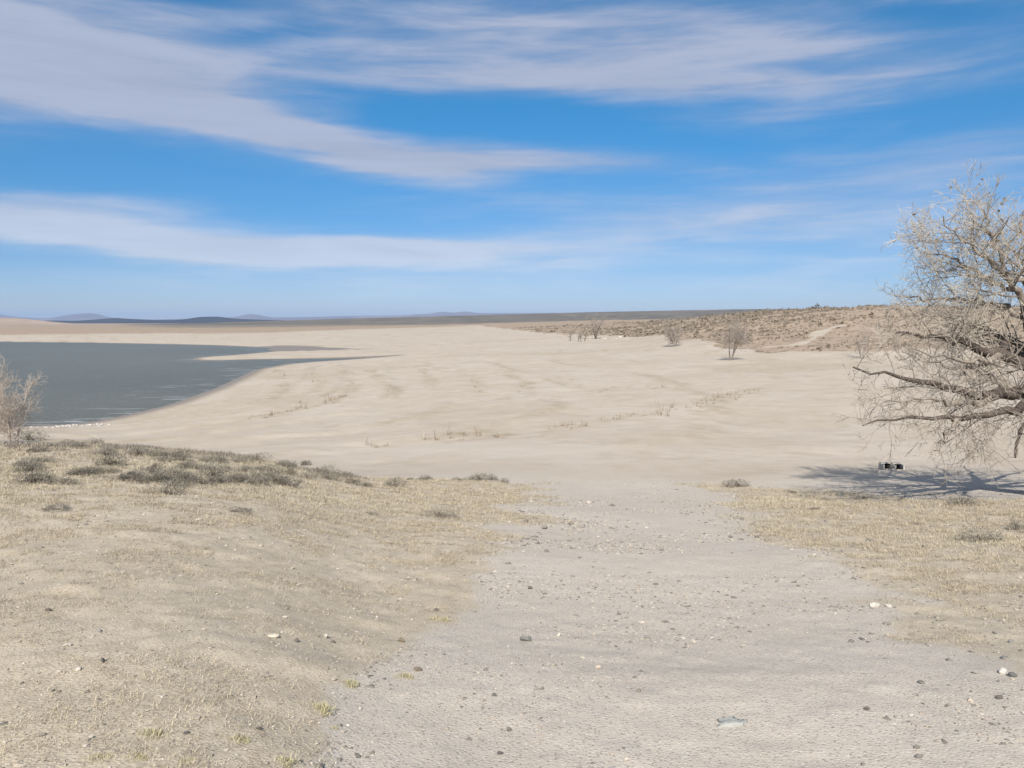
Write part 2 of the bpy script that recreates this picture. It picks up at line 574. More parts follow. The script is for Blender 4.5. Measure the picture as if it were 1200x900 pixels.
def mat_ground():
    m, t, b = new_mat('ground')
    geo = t.node('ShaderNodeNewGeometry')
    pos = geo.outputs['Position']
    at = t.node('ShaderNodeAttribute', attribute_name='cover')
    sp = t.node('ShaderNodeSeparateColor')
    t.put(sp.inputs[0], at.outputs['Color'])
    grass, hill, wet = sp.outputs
    a2 = t.node('ShaderNodeAttribute', attribute_name='cover2')
    sp2 = t.node('ShaderNodeSeparateColor')
    t.put(sp2.inputs[0], a2.outputs['Color'])
    road, weed, dark = sp2.outputs
    nL = t.noise(pos, 0.09, 4, 0.55)
    nM = t.noise(pos, 0.9, 5, 0.6)
    nS = t.noise(pos, 9.0, 4, 0.65)
    nF = t.noise(pos, 60.0, 3, 0.7)
    # sand of the dry lake bed
    sand = t.mix(t.ramp(nL, 0.3, 0.7), (0.445, 0.380, 0.300), (0.50, 0.435, 0.360))
    sand = t.mix(t.ramp(nM, 0.35, 0.75, 0, 0.6), sand, (0.42, 0.35, 0.27))
    n3 = t.noise(pos, 0.30, 5, 0.65, 0.6)
    sand = t.mix(t.ramp(n3, 0.50, 0.68, 0, 0.6), sand, (0.375, 0.310, 0.235))
    sand = t.mix(t.ramp(n3, 0.45, 0.30, 0, 0.5), sand, (0.535, 0.475, 0.395))
    sand = t.mix(t.ramp(nS, 0.56, 0.72, 0, 0.6), sand, (0.30, 0.25, 0.19))
    # streaks of drift along the old waterlines
    sand = t.mix(t.mul(weed, t.ramp(nM, 0.35, 0.62, 0.25, 1.0)), sand, (0.335, 0.27, 0.185))
    # gravel: small stones of several colours in a pale matrix
    v1 = t.node('ShaderNodeTexVoronoi', feature='F1')
    t.put(v1.inputs['Vector'], pos)
    v1.inputs['Scale'].default_value = 62.0
    v2 = t.node('ShaderNodeTexVoronoi', feature='F1')
    t.put(v2.inputs['Vector'], pos)
    v2.inputs['Scale'].default_value = 22.0
    bw1 = t.node('ShaderNodeSeparateColor'); t.put(bw1.inputs[0], v1.outputs['Color'])
    bw2 = t.node('ShaderNodeSeparateColor'); t.put(bw2.inputs[0], v2.outputs['Color'])
    grav = t.mix(t.ramp(nM, 0.3, 0.7), (0.485, 0.428, 0.355), (0.54, 0.475, 0.40))
    grav = t.mix(t.ramp(nL, 0.45, 0.7, 0, 0.5), grav, (0.49, 0.41, 0.33))
    peb = t.mix(bw1.outputs[0], (0.23, 0.195, 0.16), (0.68, 0.61, 0.52))
    grav = t.mix(t.mul(t.ramp(v1.outputs['Distance'], 0.55, 0.25), 0.72), grav, peb)
    peb2 = t.mix(bw2.outputs[1], (0.20, 0.19, 0.18), (0.66, 0.62, 0.56))
    pick = t.m('GREATER_THAN', bw2.outputs[0], 0.72)
    grav = t.mix(t.mul(t.mul(t.ramp(v2.outputs['Distance'], 0.34, 0.22), pick), t.ramp(nM, 0.35, 0.65, 0.15, 0.8)), grav, peb2)
    # bank soil with thatch
    soil = t.mix(t.ramp(nM, 0.35, 0.68), (0.46, 0.385, 0.285), (0.52, 0.445, 0.335))
    soil = t.mix(t.ramp(nS, 0.40, 0.66, 0, 0.85), soil, (0.36, 0.295, 0.21))
    soil = t.mix(t.ramp(nL, 0.52, 0.72, 0, 0.55), soil, (0.48, 0.38, 0.29))
    fib = t.noise(t.vm('MULTIPLY', pos, (1.0, 2.4, 1.0)), 42.0, 3, 0.7)
    soil = t.mix(t.ramp(fib, 0.44, 0.66, 0, 0.65), soil, (0.58, 0.50, 0.37))
    soil = t.mix(t.ramp(fib, 0.45, 0.30, 0, 0.85), soil, (0.30, 0.24, 0.175))
    soil = t.mix(t.mul(t.ramp(v1.outputs['Distance'], 0.5, 0.2), t.ramp(nM, 0.3, 0.6, 0.15, 0.6)), soil, t.mix(0.35, peb, soil))
    # hill soil
    hs = t.mix(t.ramp(nM, 0.35, 0.65), (0.315, 0.232, 0.163), (0.385, 0.295, 0.212))
    n4 = t.noise(pos, 0.28, 4, 0.65)
    hs = t.mix(t.ramp(n4, 0.48, 0.62, 0, 0.75), hs, (0.225, 0.172, 0.122))
    hs = t.mix(dark, hs, t.mix(t.ramp(nL, 0.4, 0.6), (0.13, 0.115, 0.088), (0.20, 0.17, 0.125)))
    c = t.mix(road, sand, grav)
    edge = t.ramp(t.add(grass, t.mul(t.sub(nM, 0.5), 0.7)), 0.25, 0.75)
    c = t.mix(edge, c, soil)
    c = t.mix(t.ramp(t.add(hill, t.mul(t.sub(n4, 0.5), 0.5)), 0.3, 0.7), c, hs)
    c = t.mix(wet, c, t.mix(nM, (0.19, 0.148, 0.105), (0.25, 0.20, 0.15)))
    c = t.mix(t.ramp(nF, 0.3, 0.75, 0.0, 0.30), c, (0.30, 0.255, 0.205))
    t.put(b.inputs['Base Color'], c)
    t.put(b.inputs['Roughness'], t.ramp(wet, 0.2, 1.0, 0.93, 0.45))
    b.inputs['Specular IOR Level'].default_value = 0.25
    hg = t.add(t.mul(nS, 0.3), t.mul(nF, 0.3))
    hg = t.add(hg, t.mul(t.ramp(v1.outputs['Distance'], 0.0, 0.6, 1.0, 0.0), t.mul(road, 0.22)))
    bump(t, b, hg, 0.014, 0.7)
    return m


def mat_simple(name, c1, c2, scale=8.0, rough=0.85, c3=None, bdist=0.01, obj_var=0.0, spec=0.3, coord='Object'):
    m, t, b = new_mat(name)
    tc = t.node('ShaderNodeTexCoord')
    pos = tc.outputs[coord] if coord else t.node('ShaderNodeNewGeometry').outputs['Position']
    n = t.noise(pos, scale, 5, 0.6)
    c = t.mix(t.ramp(n, 0.32, 0.68), c1, c2)
    if c3:
        n2 = t.noise(pos, scale * 3.7, 3, 0.6)
        c = t.mix(t.ramp(n2, 0.52, 0.72), c, c3)
    if obj_var:
        oi = t.node('ShaderNodeObjectInfo')
        hs = t.node('ShaderNodeHueSaturation')
        t.put(hs.inputs['Value'], t.ramp(oi.outputs['Random'], 0, 1, 1 - obj_var, 1 + obj_var))
        t.put(hs.inputs['Color'], c)
        c = hs.outputs[0]
    t.put(b.inputs['Base Color'], c)
    b.inputs['Roughness'].default_value = rough
    b.inputs['Specular IOR Level'].default_value = spec
    if bdist:
        bump(t, b, n, bdist, 0.6)
    return m


def mat_attr(name, rough=0.85, grain=30.0, spec=0.2, trans=0.0, attr='tint'):
    """colour carried by each piece (a stone, a blade) itself"""
    m, t, b = new_mat(name)
    at = t.node('ShaderNodeAttribute', attribute_name=attr)
    geo = t.node('ShaderNodeNewGeometry')
    n = t.noise(geo.outputs['Position'], grain, 3, 0.6)
    c = t.mix(t.ramp(n, 0.3, 0.75, 0.0, 0.35), at.outputs['Color'], (0.22, 0.185, 0.145))
    t.put(b.inputs['Base Color'], c)
    b.inputs['Roughness'].default_value = rough
    b.inputs['Specular IOR Level'].default_value = spec
    return m


M_GROUND = mat_ground()
M_STONE = mat_attr('stone', 0.8, 25.0)
M_BLADE = mat_attr('dry_blade', 0.75, 6.0, 0.15)
M_BARK = mat_simple('dark_bark', (0.06, 0.045, 0.036), (0.11, 0.086, 0.07), 7.0, 0.9, (0.16, 0.13, 0.108), 0.02)
M_LIMB = mat_simple('grey_bark', (0.19, 0.155, 0.125), (0.31, 0.265, 0.22), 6.0, 0.9, (0.12, 0.09, 0.07), 0.01)
M_TWIG = mat_simple('pale_twig', (0.35, 0.305, 0.245), (0.52, 0.46, 0.38), 3.0, 0.8, None, 0.0)
M_TWIG_M = mat_simple('brown_grey_twig', (0.29, 0.245, 0.20), (0.44, 0.38, 0.315), 3.0, 0.85, None, 0.0)
M_TWIG_D = mat_simple('grey_twig', (0.24, 0.20, 0.17), (0.34, 0.295, 0.25), 3.0, 0.85, None, 0.0)
M_TWIG_W = mat_simple('whitish_twig', (0.36, 0.295, 0.24), (0.47, 0.40, 0.335), 3.0, 0.8, None, 0.0)
M_DEADLEAF = mat_simple('dead_leaf', (0.11, 0.08, 0.045), (0.20, 0.15, 0.085), 5.0, 0.8, None, 0.0)
M_SAGE = mat_simple('sage_leaf', (0.135, 0.122, 0.098), (0.22, 0.200, 0.162), 9.0, 0.85, (0.30, 0.25, 0.19), 0.0, 0.28)
M_SAGE_STEM = mat_simple('sage_stem', (0.10, 0.08, 0.065), (0.20, 0.165, 0.135), 9.0, 0.9, None, 0.0, 0.15)


# ------------------------------------------------------------------ ground sheet
def build_ground():
    fine = np.linspace(R(-44), R(44), 441)
    rest = np.linspace(R(44), R(316), 70)[1:-1]
    ang = np.concatenate([fine, rest])
    rr = [0.35]
    while rr[-1] < 23000:
        q = rr[-1]
        k = 1.012 if q < 2.4 else 1.0062 if q < 60 else 1.008 if q < 420 else 1.03
        if q < 1.5:
            k = 1.08
        rr.append(q * k)
    rr = np.array(rr)
    A, RR = np.meshgrid(ang, rr)
    X, Y = np.sin(A) * RR, np.cos(A) * RR
    M = masks(X, Y)
    Z = height(X, Y, M)
    nr, na = X.shape
    V = np.stack([X, Y, Z], -1).reshape(-1, 3)
    idx = np.arange(nr * na).reshape(nr, na)
    nxt = np.roll(idx, -1, axis=1)
    F = np.stack([idx[:-1], nxt[:-1], nxt[1:], idx[1:]], -1).reshape(-1, 4)
    # disc under the camera
    r = M['r']
    az = np.arctan2(X, np.maximum(Y, 1e-3))
    road = (1 - sstep(Y + 1.6 * fbm(X, Y, 4, 3, 55), 24.5, 29))
    # a second gravelly patch down on the beach
    gp = np.array([at_Y(360, 44), at_Y(500, 36), at_Y(700, 33), at_Y(690, 40), at_Y(560, 42)])
    road = np.maximum(road, 0.75 * sstep(poly_sd(X, Y, gp) + fbm(X, Y, 2.5, 3, 57) * 3, -1.2, 1.5))
    d = -M['sdl']
    q = np.sqrt(np.clip(d + M['wob'] * 1.6, 0, None)) * 1.15
    saw = q - np.floor(q)
    line = sstep(saw, 0.72, 0.88) * (1 - sstep(saw, 0.90, 1.0))
    weed = line * sstep(fbm(X, Y, 16, 4, 61), -0.06, 0.30) * sstep(d, 4, 12) * (1 - sstep(d, 140, 230)) * sstep(Y, 36, 48) * 0.75
    wl = np.zeros(X.shape)
    for k, ln in enumerate(WEED_LINES):
        wl = np.maximum(wl, sstep(-line_d(X, Y, ln) + fbm(X, Y, 3, 3, 81 + k) * 1.6, -1.5, -0.1) * ((1.3, 1.35, .9, 1.3, .75, 1.0, .6, .5)[k - 4] * sstep(fbm(X, Y, 7, 3, 191 + k), -0.42, 0.10) if 4 <= k <= 11 else sstep(fbm(X, Y, 5, 3, 91), -0.25, 0.2)))
    weed = np.maximum(weed, wl * 0.7)
    patch = sstep(fbm(X * 0.5, Y, 22, 4, 63), 0.24, 0.42) * sstep(r, 34, 50) * 0.4
    weed = np.maximum(weed, patch * (1 - M['wet']))
    dark = sstep(Y * (1 + 0.25 * fbm(X, Y, 160, 3, 99)) + X * 0.1, 900, 1250) * 0.85
    pale = sstep(RR, 4500, 7500)
    dark = dark * (1 - pale) * sstep(az, math.atan(-.53), math.atan(-.42))
    cov = np.stack([M['grass'], np.clip(M['hill'], 0, 1) * (1 - 0.8 * pale), M['wet'], np.ones_like(X)], -1).reshape(-1, 4)
    cov2 = np.stack([road, weed, dark, np.ones_like(X)], -1).reshape(-1, 4)
    # normals of the whole sheet, so that the pieces join without a seam
    me0 = mesh_np('sheet', V, F)
    nrm = np.empty(len(V) * 3, np.float32)
    me0.vertex_normals.foreach_get('vector', nrm)
    nrm = nrm.reshape(-1, 3)
    bpy.data.meshes.remove(me0)
    fc = V[F].mean(1)
    fM = {k: M[k].reshape(-1)[F].mean(1) for k in ('sdl', 'grass', 'hill')}
    fr = np.hypot(fc[:, 0], fc[:, 1])
    faz = np.arctan2(fc[:, 0], fc[:, 1])
    cls = np.full(len(F), 1)                                   # beach
    cls[(fr < 27) & (fM['grass'] < 0.5)] = 2                   # road
    cls[(fM['grass'] >= 0.5)] = 3                              # bank
    cls[(fM['hill'] > 0.45) & (faz > -0.02) & (fr < 900)] = 4   # hill
    cls[(fr >= 900)] = 5
    cls[fM['sdl'] > 0.5] = 6
    cls[(np.abs(faz) > R(60)) & (cls == 1)] = 3
    for c, nm in ((1, 'sandy_beach'), (2, 'gravel_road'), (3, 'grassy_ground'), (4, 'sagebrush_hill'), (5, 'distant_plain'), (6, 'lake_bed')):
        f = F[cls == c]
        u, inv = np.unique(f, return_inverse=True)
        me = mesh_np(nm, V[u], inv.reshape(-1, 4), True, [M_GROUND])
        set_col(me, 'cover', cov[u])
        set_col(me, 'cover2', cov2[u])
        me.normals_split_custom_set_from_vertices(nrm[u].tolist())
        tag(link(nm, me), kind='structure')


WEED_LINES = [
    [G(300, 489)[:2], G(335, 483)[:2], G(380, 473)[:2], G(405, 463)[:2]],
    [G(405, 527)[:2], G(440, 523)[:2]],
    [G(508, 516)[:2], G(550, 511)[:2], G(598, 510)[:2]],
    [G(638, 504)[:2], G(690, 498)[:2], G(740, 488)[:2], G(790, 480)[:2], G(830, 470)[:2], G(885, 455)[:2]],
    [G(322, 432)[:2], G(333, 448)[:2], G(328, 462)[:2], G(305, 474)[:2]],
    [G(433, 432)[:2], G(448, 446)[:2], G(466, 457)[:2], G(446, 468)[:2]],
    [G(488, 428)[:2], G(505, 445)[:2], G(512, 458)[:2]],
    [G(590, 437)[:2], G(612, 446)[:2], G(624, 455)[:2], G(612, 463)[:2], G(592, 468)[:2]],
    [G(362, 428)[:2], G(376, 446)[:2], G(370, 462)[:2], G(348, 475)[:2]],
    [G(398, 427)[:2], G(413, 446)[:2], G(408, 464)[:2], G(390, 473)[:2]],
    [G(540, 432)[:2], G(556, 446)[:2], G(562, 460)[:2]],
    [G(640, 440)[:2], G(680, 452)[:2], G(690, 462)[:2]],
    [G(700, 458)[:2], G(740, 452)[:2], G(790, 456)[:2]],
]
build_ground()


# ------------------------------------------------------------------ the lake
def build_lake():
    # grid in bearing and distance, cut to the lake outline
    ang = np.linspace(R(-62), R(-6), 300)
    rr = np.exp(np.linspace(math.log(45), math.log(720), 380))
    A, RR = np.meshgrid(ang, rr)
    X, Y = np.sin(A) * RR, np.cos(A) * RR
    sdl = poly_sd(X, Y, LAKE)
    Z = LAKE_Z + 0.05 * fbm(X * 0.6 + Y * 0.3, Y, 2.2, 3, 201) * sstep(sdl, 0, 6)
    V = np.stack([X, Y, Z], -1).reshape(-1, 3)
    nr, na = X.shape
    idx = np.arange(nr * na).reshape(nr, na)
    F = np.stack([idx[:-1, :-1], idx[:-1, 1:], idx[1:, 1:], idx[1:, :-1]], -1).reshape(-1, 4)
    keep = sdl.reshape(-1)[F].max(1) > -5
    F = F[keep]
    u, inv = np.unique(F, return_inverse=True)
    m, t, b = new_mat('water')
    geo = t.node('ShaderNodeNewGeometry')
    pos = geo.outputs['Position']
    at = t.node('ShaderNodeAttribute', attribute_name='shore')
    sp = t.node('ShaderNodeSeparateColor')
    t.put(sp.inputs[0], at.outputs['Color'])
    p2 = t.vm('MULTIPLY', pos, (0.5, 1.0, 1.0))
    n1 = t.noise(p2, 0.9, 4, 0.6, 0.3)
    n2 = t.noise(p2, 4.0, 3, 0.6)
    nL = t.noise(pos, 0.012, 3, 0.5)
    c = t.mix(t.ramp(nL, 0.35, 0.65), WATER_A, WATER_B)
    foam = t.noise(t.vm('MULTIPLY', pos, (0.16, 0.9, 1.0)), 0.75, 4, 0.6, 0.4)
    lim = t.ramp(sp.outputs[0], 0.0, 1.0, 0.57, 0.78)
    fm = t.ramp(t.sub(foam, lim), 0.0, 0.05)
    c = t.mix(t.mul(fm, 0.35), c, (0.55, 0.55, 0.54))
    t.put(b.inputs['Base Color'], c)
    b.inputs['Roughness'].default_value = 0.28
    b.inputs['Specular IOR Level'].default_value = 0.05
    b.inputs['IOR'].default_value = 1.33
    bump(t, b, t.add(n1, t.mul(n2, 0.3)), 0.35, 1.0)
    me = mesh_np('lake', V[u], inv.reshape(-1, 4), True, [m])
    sh = np.clip(sdl.reshape(-1)[u] / 26.0, 0, 1)
    set_col(me, 'shore', np.stack([sh, sh, sh, np.ones_like(sh)], -1))
    tag(link('lake', me), kind='structure')


WATER_A = (0.105, 0.105, 0.082)
WATER_B = (0.125, 0.122, 0.097)
build_lake()


# ------------------------------------------------------------------ far ridges
def ridge(name, pts, Y0, depth, base_h_, mat, seed, rough=0.10, top_h=None):
    """a long hill: crest heights read off along bearings at depth Y0, falling to the plain on both sides"""
    xs = np.linspace(pts[0][0], pts[-1][0], max(60, int((pts[-1][0] - pts[0][0]) * 0.5)))
    ys = np.interp(xs, [p[0] for p in pts], [p[1] for p in pts])
    ys = gsmooth(ys[None, :], 2.0, 1)[0]
    q = np.linspace(-1, 1, 27)
    V, n = [], len(xs)
    for i, (x, y) in enumerate(zip(xs, ys)):
        top = -slope(y) * Y0
        for s in q:
            Y = Y0 + s * depth
            X = (x - 600) / FPX * Y0 * (1 + 0.15 * s * depth / Y0)
            f = (1 - abs(s)) ** 1.25
            V.append((X, Y, f, top))
    V = np.array(V)
    n0 = fbm(V[:, 0], V[:, 1] * 0.6, depth * 0.5, 4, seed)
    f = V[:, 2]
    zb = EYE - base_h_
    z = zb + (V[:, 3] + EYE - zb) * np.clip(f + n0 * rough * 4 * f * (1 - f), 0, 1.05)
    VV = np.stack([V[:, 0], V[:, 1], z], -1)
    m = len(q)
    idx = np.arange(n * m).reshape(n, m)
    F = np.stack([idx[:-1, :-1], idx[:-1, 1:], idx[1:, 1:], idx[1:, :-1]], -1).reshape(-1, 4)[:, ::-1]
    return tag(link(name, mesh_np(name, VV, F, True, [mat])), kind='structure')


M_PLATEAU = mat_simple('plateau_sage', (0.105, 0.092, 0.07), (0.165, 0.14, 0.105), 0.004, 0.95, (0.21, 0.175, 0.13), 0.0, coord='')
M_TANHILL = mat_simple('tan_hill', (0.34, 0.25, 0.18), (0.40, 0.31, 0.24), 0.003, 0.95, (0.27, 0.20, 0.15), 0.0, coord='')
M_DARKHILL = mat_simple('dark_far_hill', (0.035, 0.04, 0.05), (0.055, 0.058, 0.066), 0.002, 0.95, None, 0.0, coord='')
M_FARHILL = mat_simple('pale_far_hill', (0.16, 0.13, 0.13), (0.24, 0.20, 0.185), 0.001, 0.95, None, 0.0, coord='')
ridge('dark_plateau', [(90, 386), (130, 383), (160, 381.3), (200, 379.8), (300, 376.5), (400, 373.6), (500, 371), (600, 368.4), (700, 365.6), (800, 363.6), (880, 362.2), (1000, 362), (1250, 362), (1500, 366)], 3000, 900, 11, M_PLATEAU, 301, 0.05)
ridge('tan_hill', [(-420, 369), (-200, 368), (-100, 370), (0, 372.5), (25, 373), (45, 375), (65, 377.5), (90, 380.5), (125, 385)], 2700, 420, 11.5, M_TANHILL, 302, 0.12)
ridge('blue_hills', [(-150, 376), (40, 376.5), (60, 375.5), (90, 376), (118, 374), (135, 372.3), (150, 373.4), (180, 375), (215, 374.6), (235, 371.3), (258, 370.9), (275, 373.5), (320, 375), (400, 377), (520, 379)], 5200, 600, 11.5, M_DARKHILL, 303, 0.15)
ridge('far_hills', [(-420, 364), (-200, 366), (-60, 366), (0, 368), (20, 371), (50, 373), (68, 372), (82, 368.6), (98, 367.4), (110, 366.6), (120, 369), (135, 373), (180, 374.5), (250, 373), (280, 371), (292, 367.8), (302, 368.2), (318, 372), (360, 371.5), (420, 370), (470, 369.5), (505, 367.5), (519, 364.9), (530, 366.8), (545, 364.8), (560, 367), (600, 366.8), (650, 366.5), (720, 368), (800, 370), (900, 372)], 17000, 1500, -4, M_FARHILL, 304, 0.15)


# ------------------------------------------------------------------ tube builder for trunks and twigs
class Tubes:
    def __init__(self):
        self.v, self.f, self.n = [], [], 0

    def add(self, pts, rad, sides):
        pts = np.asarray(pts, float)
        rad = np.asarray(rad, float)
        n = len(pts)
        d = np.gradient(pts, axis=0)
        d /= np.linalg.norm(d, axis=1)[:, None] + 1e-9
        ref = np.array([0.31, 0.22, 0.93]) if abs(d[0, 2]) < 0.8 else np.array([0.9, 0.3, 0.1])
        a = np.cross(d, ref)
        a /= np.linalg.norm(a, axis=1)[:, None] + 1e-9
        b = np.cross(d, a)
        th = np.arange(sides) * 2 * math.pi / sides
        ring = pts[:, None] + rad[:, None, None] * (np.cos(th)[None, :, None] * a[:, None] + np.sin(th)[None, :, None] * b[:, None])
        self.v.append(ring.reshape(-1, 3))
        i = np.arange(n - 1)[:, None] * sides
        j = np.arange(sides)[None, :]
        k = (j + 1) % sides
        q = np.stack([i + j, i + k, i + sides + k, i + sides + j], -1).reshape(-1, 4) + self.n
        self.f.append(q)
        self.n += n * sides

    def build(self, name, mat, parent=None, origin=(0, 0, 0)):
        if not self.v:
            return None
        V = np.concatenate(self.v) - np.asarray(origin)
        return link(name, mesh_np(name, V, np.concatenate(self.f), True, [mat]), parent)


def resample(pts, n):
    pts = np.asarray(pts, float)
    s = np.concatenate([[0], np.cumsum(np.linalg.norm(np.diff(pts, axis=0), axis=1))])
    t = np.linspace(0, s[-1], n)
    o = np.stack([np.interp(t, s, pts[:, i]) for i in range(3)], -1)
    for _ in range(2):
        o[1:-1] = (o[:-2] + 2 * o[1:-1] + o[2:]) / 4
    return o, s[-1]


def unit(v):
    return v / (np.linalg.norm(v) + 1e-9)


def wander(start, d, length, n, jit, lift, rng):
    p = [start]
    d = unit(d)
    st = length / n
    for i in range(n):
        d = unit(d + rng.normal(0, jit, 3) + np.array([0, 0, lift]))
        p.append(p[-1] + d * st)
    return np.array(p)


def side_dir(d, spread, rng):
    r = unit(np.cross(d, rng.normal(0, 1, 3)))
    return unit(d * math.cos(spread) + r * math.sin(spread))


def bushy(path, rbase, levels, dest, leaves, rng, lift, dens, length, start=0.2, minr=0.004):
    """twigs along a limb: dest[k] is the tube collection for level k"""
    pts, L = resample(path, max(4, int(len(path))))
    n1 = max(2, int(L * dens))
    for k in range(n1):
        f = start + (1 - start) * (k + rng.random()) / n1
        f = min(f, 0.995)
        i = min(int(f * (len(pts) - 1)), len(pts) - 2)
        s = pts[i] + (pts[i + 1] - pts[i]) * (f * (len(pts) - 1) - i)
        d = unit(pts[i + 1] - pts[i])
        ln = length * (0.55 + 0.7 * rng.random()) * (1.15 - 0.55 * f)
        dd = side_dir(d, R(rng.uniform(30, 75)), rng)
        w = wander(s, dd, ln, 4, 0.16, lift, rng)
        r0 = max(minr, rbase * (1 - 0.6 * f))
        dest[0].add(w, np.linspace(r0, max(minr * 0.6, r0 * 0.45), len(w)), 4 if r0 > 0.015 else 3)
        if len(levels):
            dn, lm, rm = levels[0]
            bushy(w, r0 * rm, levels[1:], dest[1:], leaves, rng, lift, dn, ln * lm, 0.15, minr)
        elif leaves is not None:
            leaves.append(w[-1])


def big_tree():
    rng = np.random.default_rng(5)
    bx, by = _g(1236, 581)
    bz = H1(bx, by)
    root = empty('cottonwood_tree', (bx, by, bz))
    tag(root, 'large leafless cottonwood with drooping dark limbs at the right edge of the photo', 'tree')
    org = np.array([bx, by, bz])
    D = by
    trunk = [np.array([bx, by, bz - 0.25]), np.array([bx, by, bz + 0.05]), P(1237, 520, D), P(1234, 470, D + .1), P(1226, 425, D), P(1213, 385, D - .1), P(1205, 350, D - .1)]
    tp, _ = resample(trunk, 16)
    tb = Tubes()
    tb.add(tp, np.interp(np.linspace(0, 1, 16), [0, .04, .12, .5, 1], [.62, .52, .42, .36, .20]) * (1 + rng.normal(0, .03, 16)), 14)
    tb.build('trunk', M_BARK, root, org)
    L = [  # polyline (x, y, depth offset), base radius, tip radius, lift, twig density, dark?
        ([(1206, 366, 0), (1186, 332, -.2), (1168, 292, -.5), (1156, 262, -.6), (1149, 246, -.7)], .15, .02, .07, 1.0),
        ([(1226, 425, 0), (1200, 430, -.3), (1176, 416, -.6), (1149, 409, -.8), (1115, 396, -1.2), (1080, 392, -1.5), (1050, 388, -1.8)], .20, .02, .03, 1.0),
        ([(1234, 470, 0), (1205, 456, -.3), (1185, 459, -.6), (1165, 466, -.9), (1135, 461, -1.2), (1085, 450, -1.7), (1040, 440, -2.1), (1003, 431, -2.4)], .22, .018, -.01, 1.0),
        ([(1234, 478, 0), (1205, 470, -.8), (1180, 482, -1.4), (1150, 489, -1.8), (1120, 488, -2.1), (1080, 488, -2.5), (1042, 491, -2.8), (1012, 497, -3.0)], .15, .015, -.04, 1.0),
        ([(1234, 480, 0), (1215, 474, -.9), (1204, 492, -1.5), (1195, 516, -1.8), (1183, 535, -2.0)], .11, .025, -.05, .8),
        ([(1208, 372, 0), (1165, 356, .3), (1120, 351, .5), (1080, 352, .6), (1048, 346, .8)], .13, .015, .05, 1.1),
        ([(1203, 352, 0), (1155, 322, .4), (1110, 302, .8), (1072, 292, 1.0)], .12, .015, .06, 1.2),
        ([(1205, 350, 0), (1203, 300, .1), (1198, 268, .2), (1193, 250, .3)], .14, .02, .06, 1.1),
        ([(1184, 330, -.2), (1140, 290, -.9), (1118, 272, -1.3), (1102, 258, -1.5)], .09, .012, .06, 1.2),
        ([(1226, 425, 0), (1180, 395, .8), (1130, 378, 1.6), (1085, 368, 2.1)], .13, .015, .03, 1.1),
        ([(1165, 466, -.9), (1130, 476, -1.6), (1095, 470, -2.2), (1060, 468, -2.6), (1035, 470, -2.9)], .08, .012, -.03, 1.0),
        ([(1185, 459, -.6), (1160, 440, 0), (1120, 430, .6), (1075, 420, 1.0), (1045, 418, 1.2)], .09, .012, .0, 1.0),
        ([(1174, 416, -.6), (1140, 425, -1.4), (1100, 418, -2.0), (1060, 410, -2.4)], .08, .012, .0, 1.0),
        ([(1120, 488, -2.1), (1118, 500, -2.4), (1105, 515, -2.6), (1093, 528, -2.7)], .05, .012, -.06, .8),
    ]
    paths = []
    for spec, r0, r1, lift, dn in L:
        pp = np.array([P(x, y, D + o) for x, y, o in spec])
        paths.append((pp, r0, r1, lift, dn))
    # the half of the crown beyond the edge of the picture
    ax = np.array([bx, by, 0])
    for k, angs in ((0, (200,)), (1, (120, 190, 250)), (2, (150, 215)), (3, (180, 240)), (5, (110, 170, 230)), (6, (130, 200)), (7, (180,)), (8, (150, 230)), (9, (140, 210)), (11, (170, 240))):
        pp, r0, r1, lift, dn = paths[k]
        for a in angs:
            c, s = math.cos(R(a)), math.sin(R(a))
            q = pp - ax
            q = np.stack([q[:, 0] * c - q[:, 1] * s, q[:, 0] * s + q[:, 1] * c, q[:, 2]], -1) + ax
            q[0] = pp[0]
            paths.append((q, r0, r1, lift, dn * 0.5))
    lv = []
    for i, (pp, r0, r1, lift, dn) in enumerate(paths):
        far = i >= len(L)
        path, ln = resample(pp, 18)
        path[1:] += rng.normal(0, 0.045, (17, 3))
        tb = Tubes()
        tb.add(path, np.linspace(1, 0, 18) ** 1.3 * (r0 * (.62 if lift > .04 else 1.0) - r1) + r1, 9)
        limb = tb.build('limb', M_BARK if r0 > .1 and lift < .04 else M_LIMB, root, org)
        d0, d1, d2 = Tubes(), Tubes(), Tubes()
        leaves = []
        bushy(path, r1 * 1.5, [(6.0 * dn, .55, .55), (8.0 * dn, .55, .8)], [d0, d1, d2], leaves, rng, lift, (4.8 if lift > .02 else 2.7) * dn, 1.6, .14, .006)
        if d0.v:
            d0.build('branches', M_LIMB if lift > 0 else M_TWIG_D, limb)
            tw = Tubes()
            tw.v, tw.f = d1.v + d2.v, d1.f + [q + d1.n for q in d2.f]
            tw.build('twigs', M_TWIG if lift > .02 else M_TWIG_M, limb)
            for ch in limb.children:
                ch['kind'] = 'stuff'
                for v in (ch.data,):
                    co = np.empty(len(v.vertices) * 3, np.float32)
                    v.vertices.foreach_get('co', co)
                    co = co.reshape(-1, 3) - org.astype(np.float32)
                    v.vertices.foreach_set('co', co.ravel())
        if lift > .03:
            lv += leaves
    # a few dead leaves still hanging in the top
    lv = np.array(lv)
    w = np.clip((lv[:, 2] - (bz + 6.0)) / 3.0, 0, 1)
    pick = lv[rng.random(len(lv)) < w * 0.085]
    V, F = [], []
    for p in pick:
        for _ in range(2):
            c = p - org + rng.normal(0, .03, 3)
            a, b = rng.normal(0, 1, 3), rng.normal(0, 1, 3)
            a = unit(a) * .045
            b = unit(np.cross(a, b)) * .03
            n = len(V)
            V += [c - a, c + b, c + a, c - b]
            F.append((n, n + 1, n + 2, n + 3))
    lo = link('dead_leaves', mesh_np('dead_leaves', V, F, False, [M_DEADLEAF]), root)
    lo['kind'] = 'stuff'


big_tree()


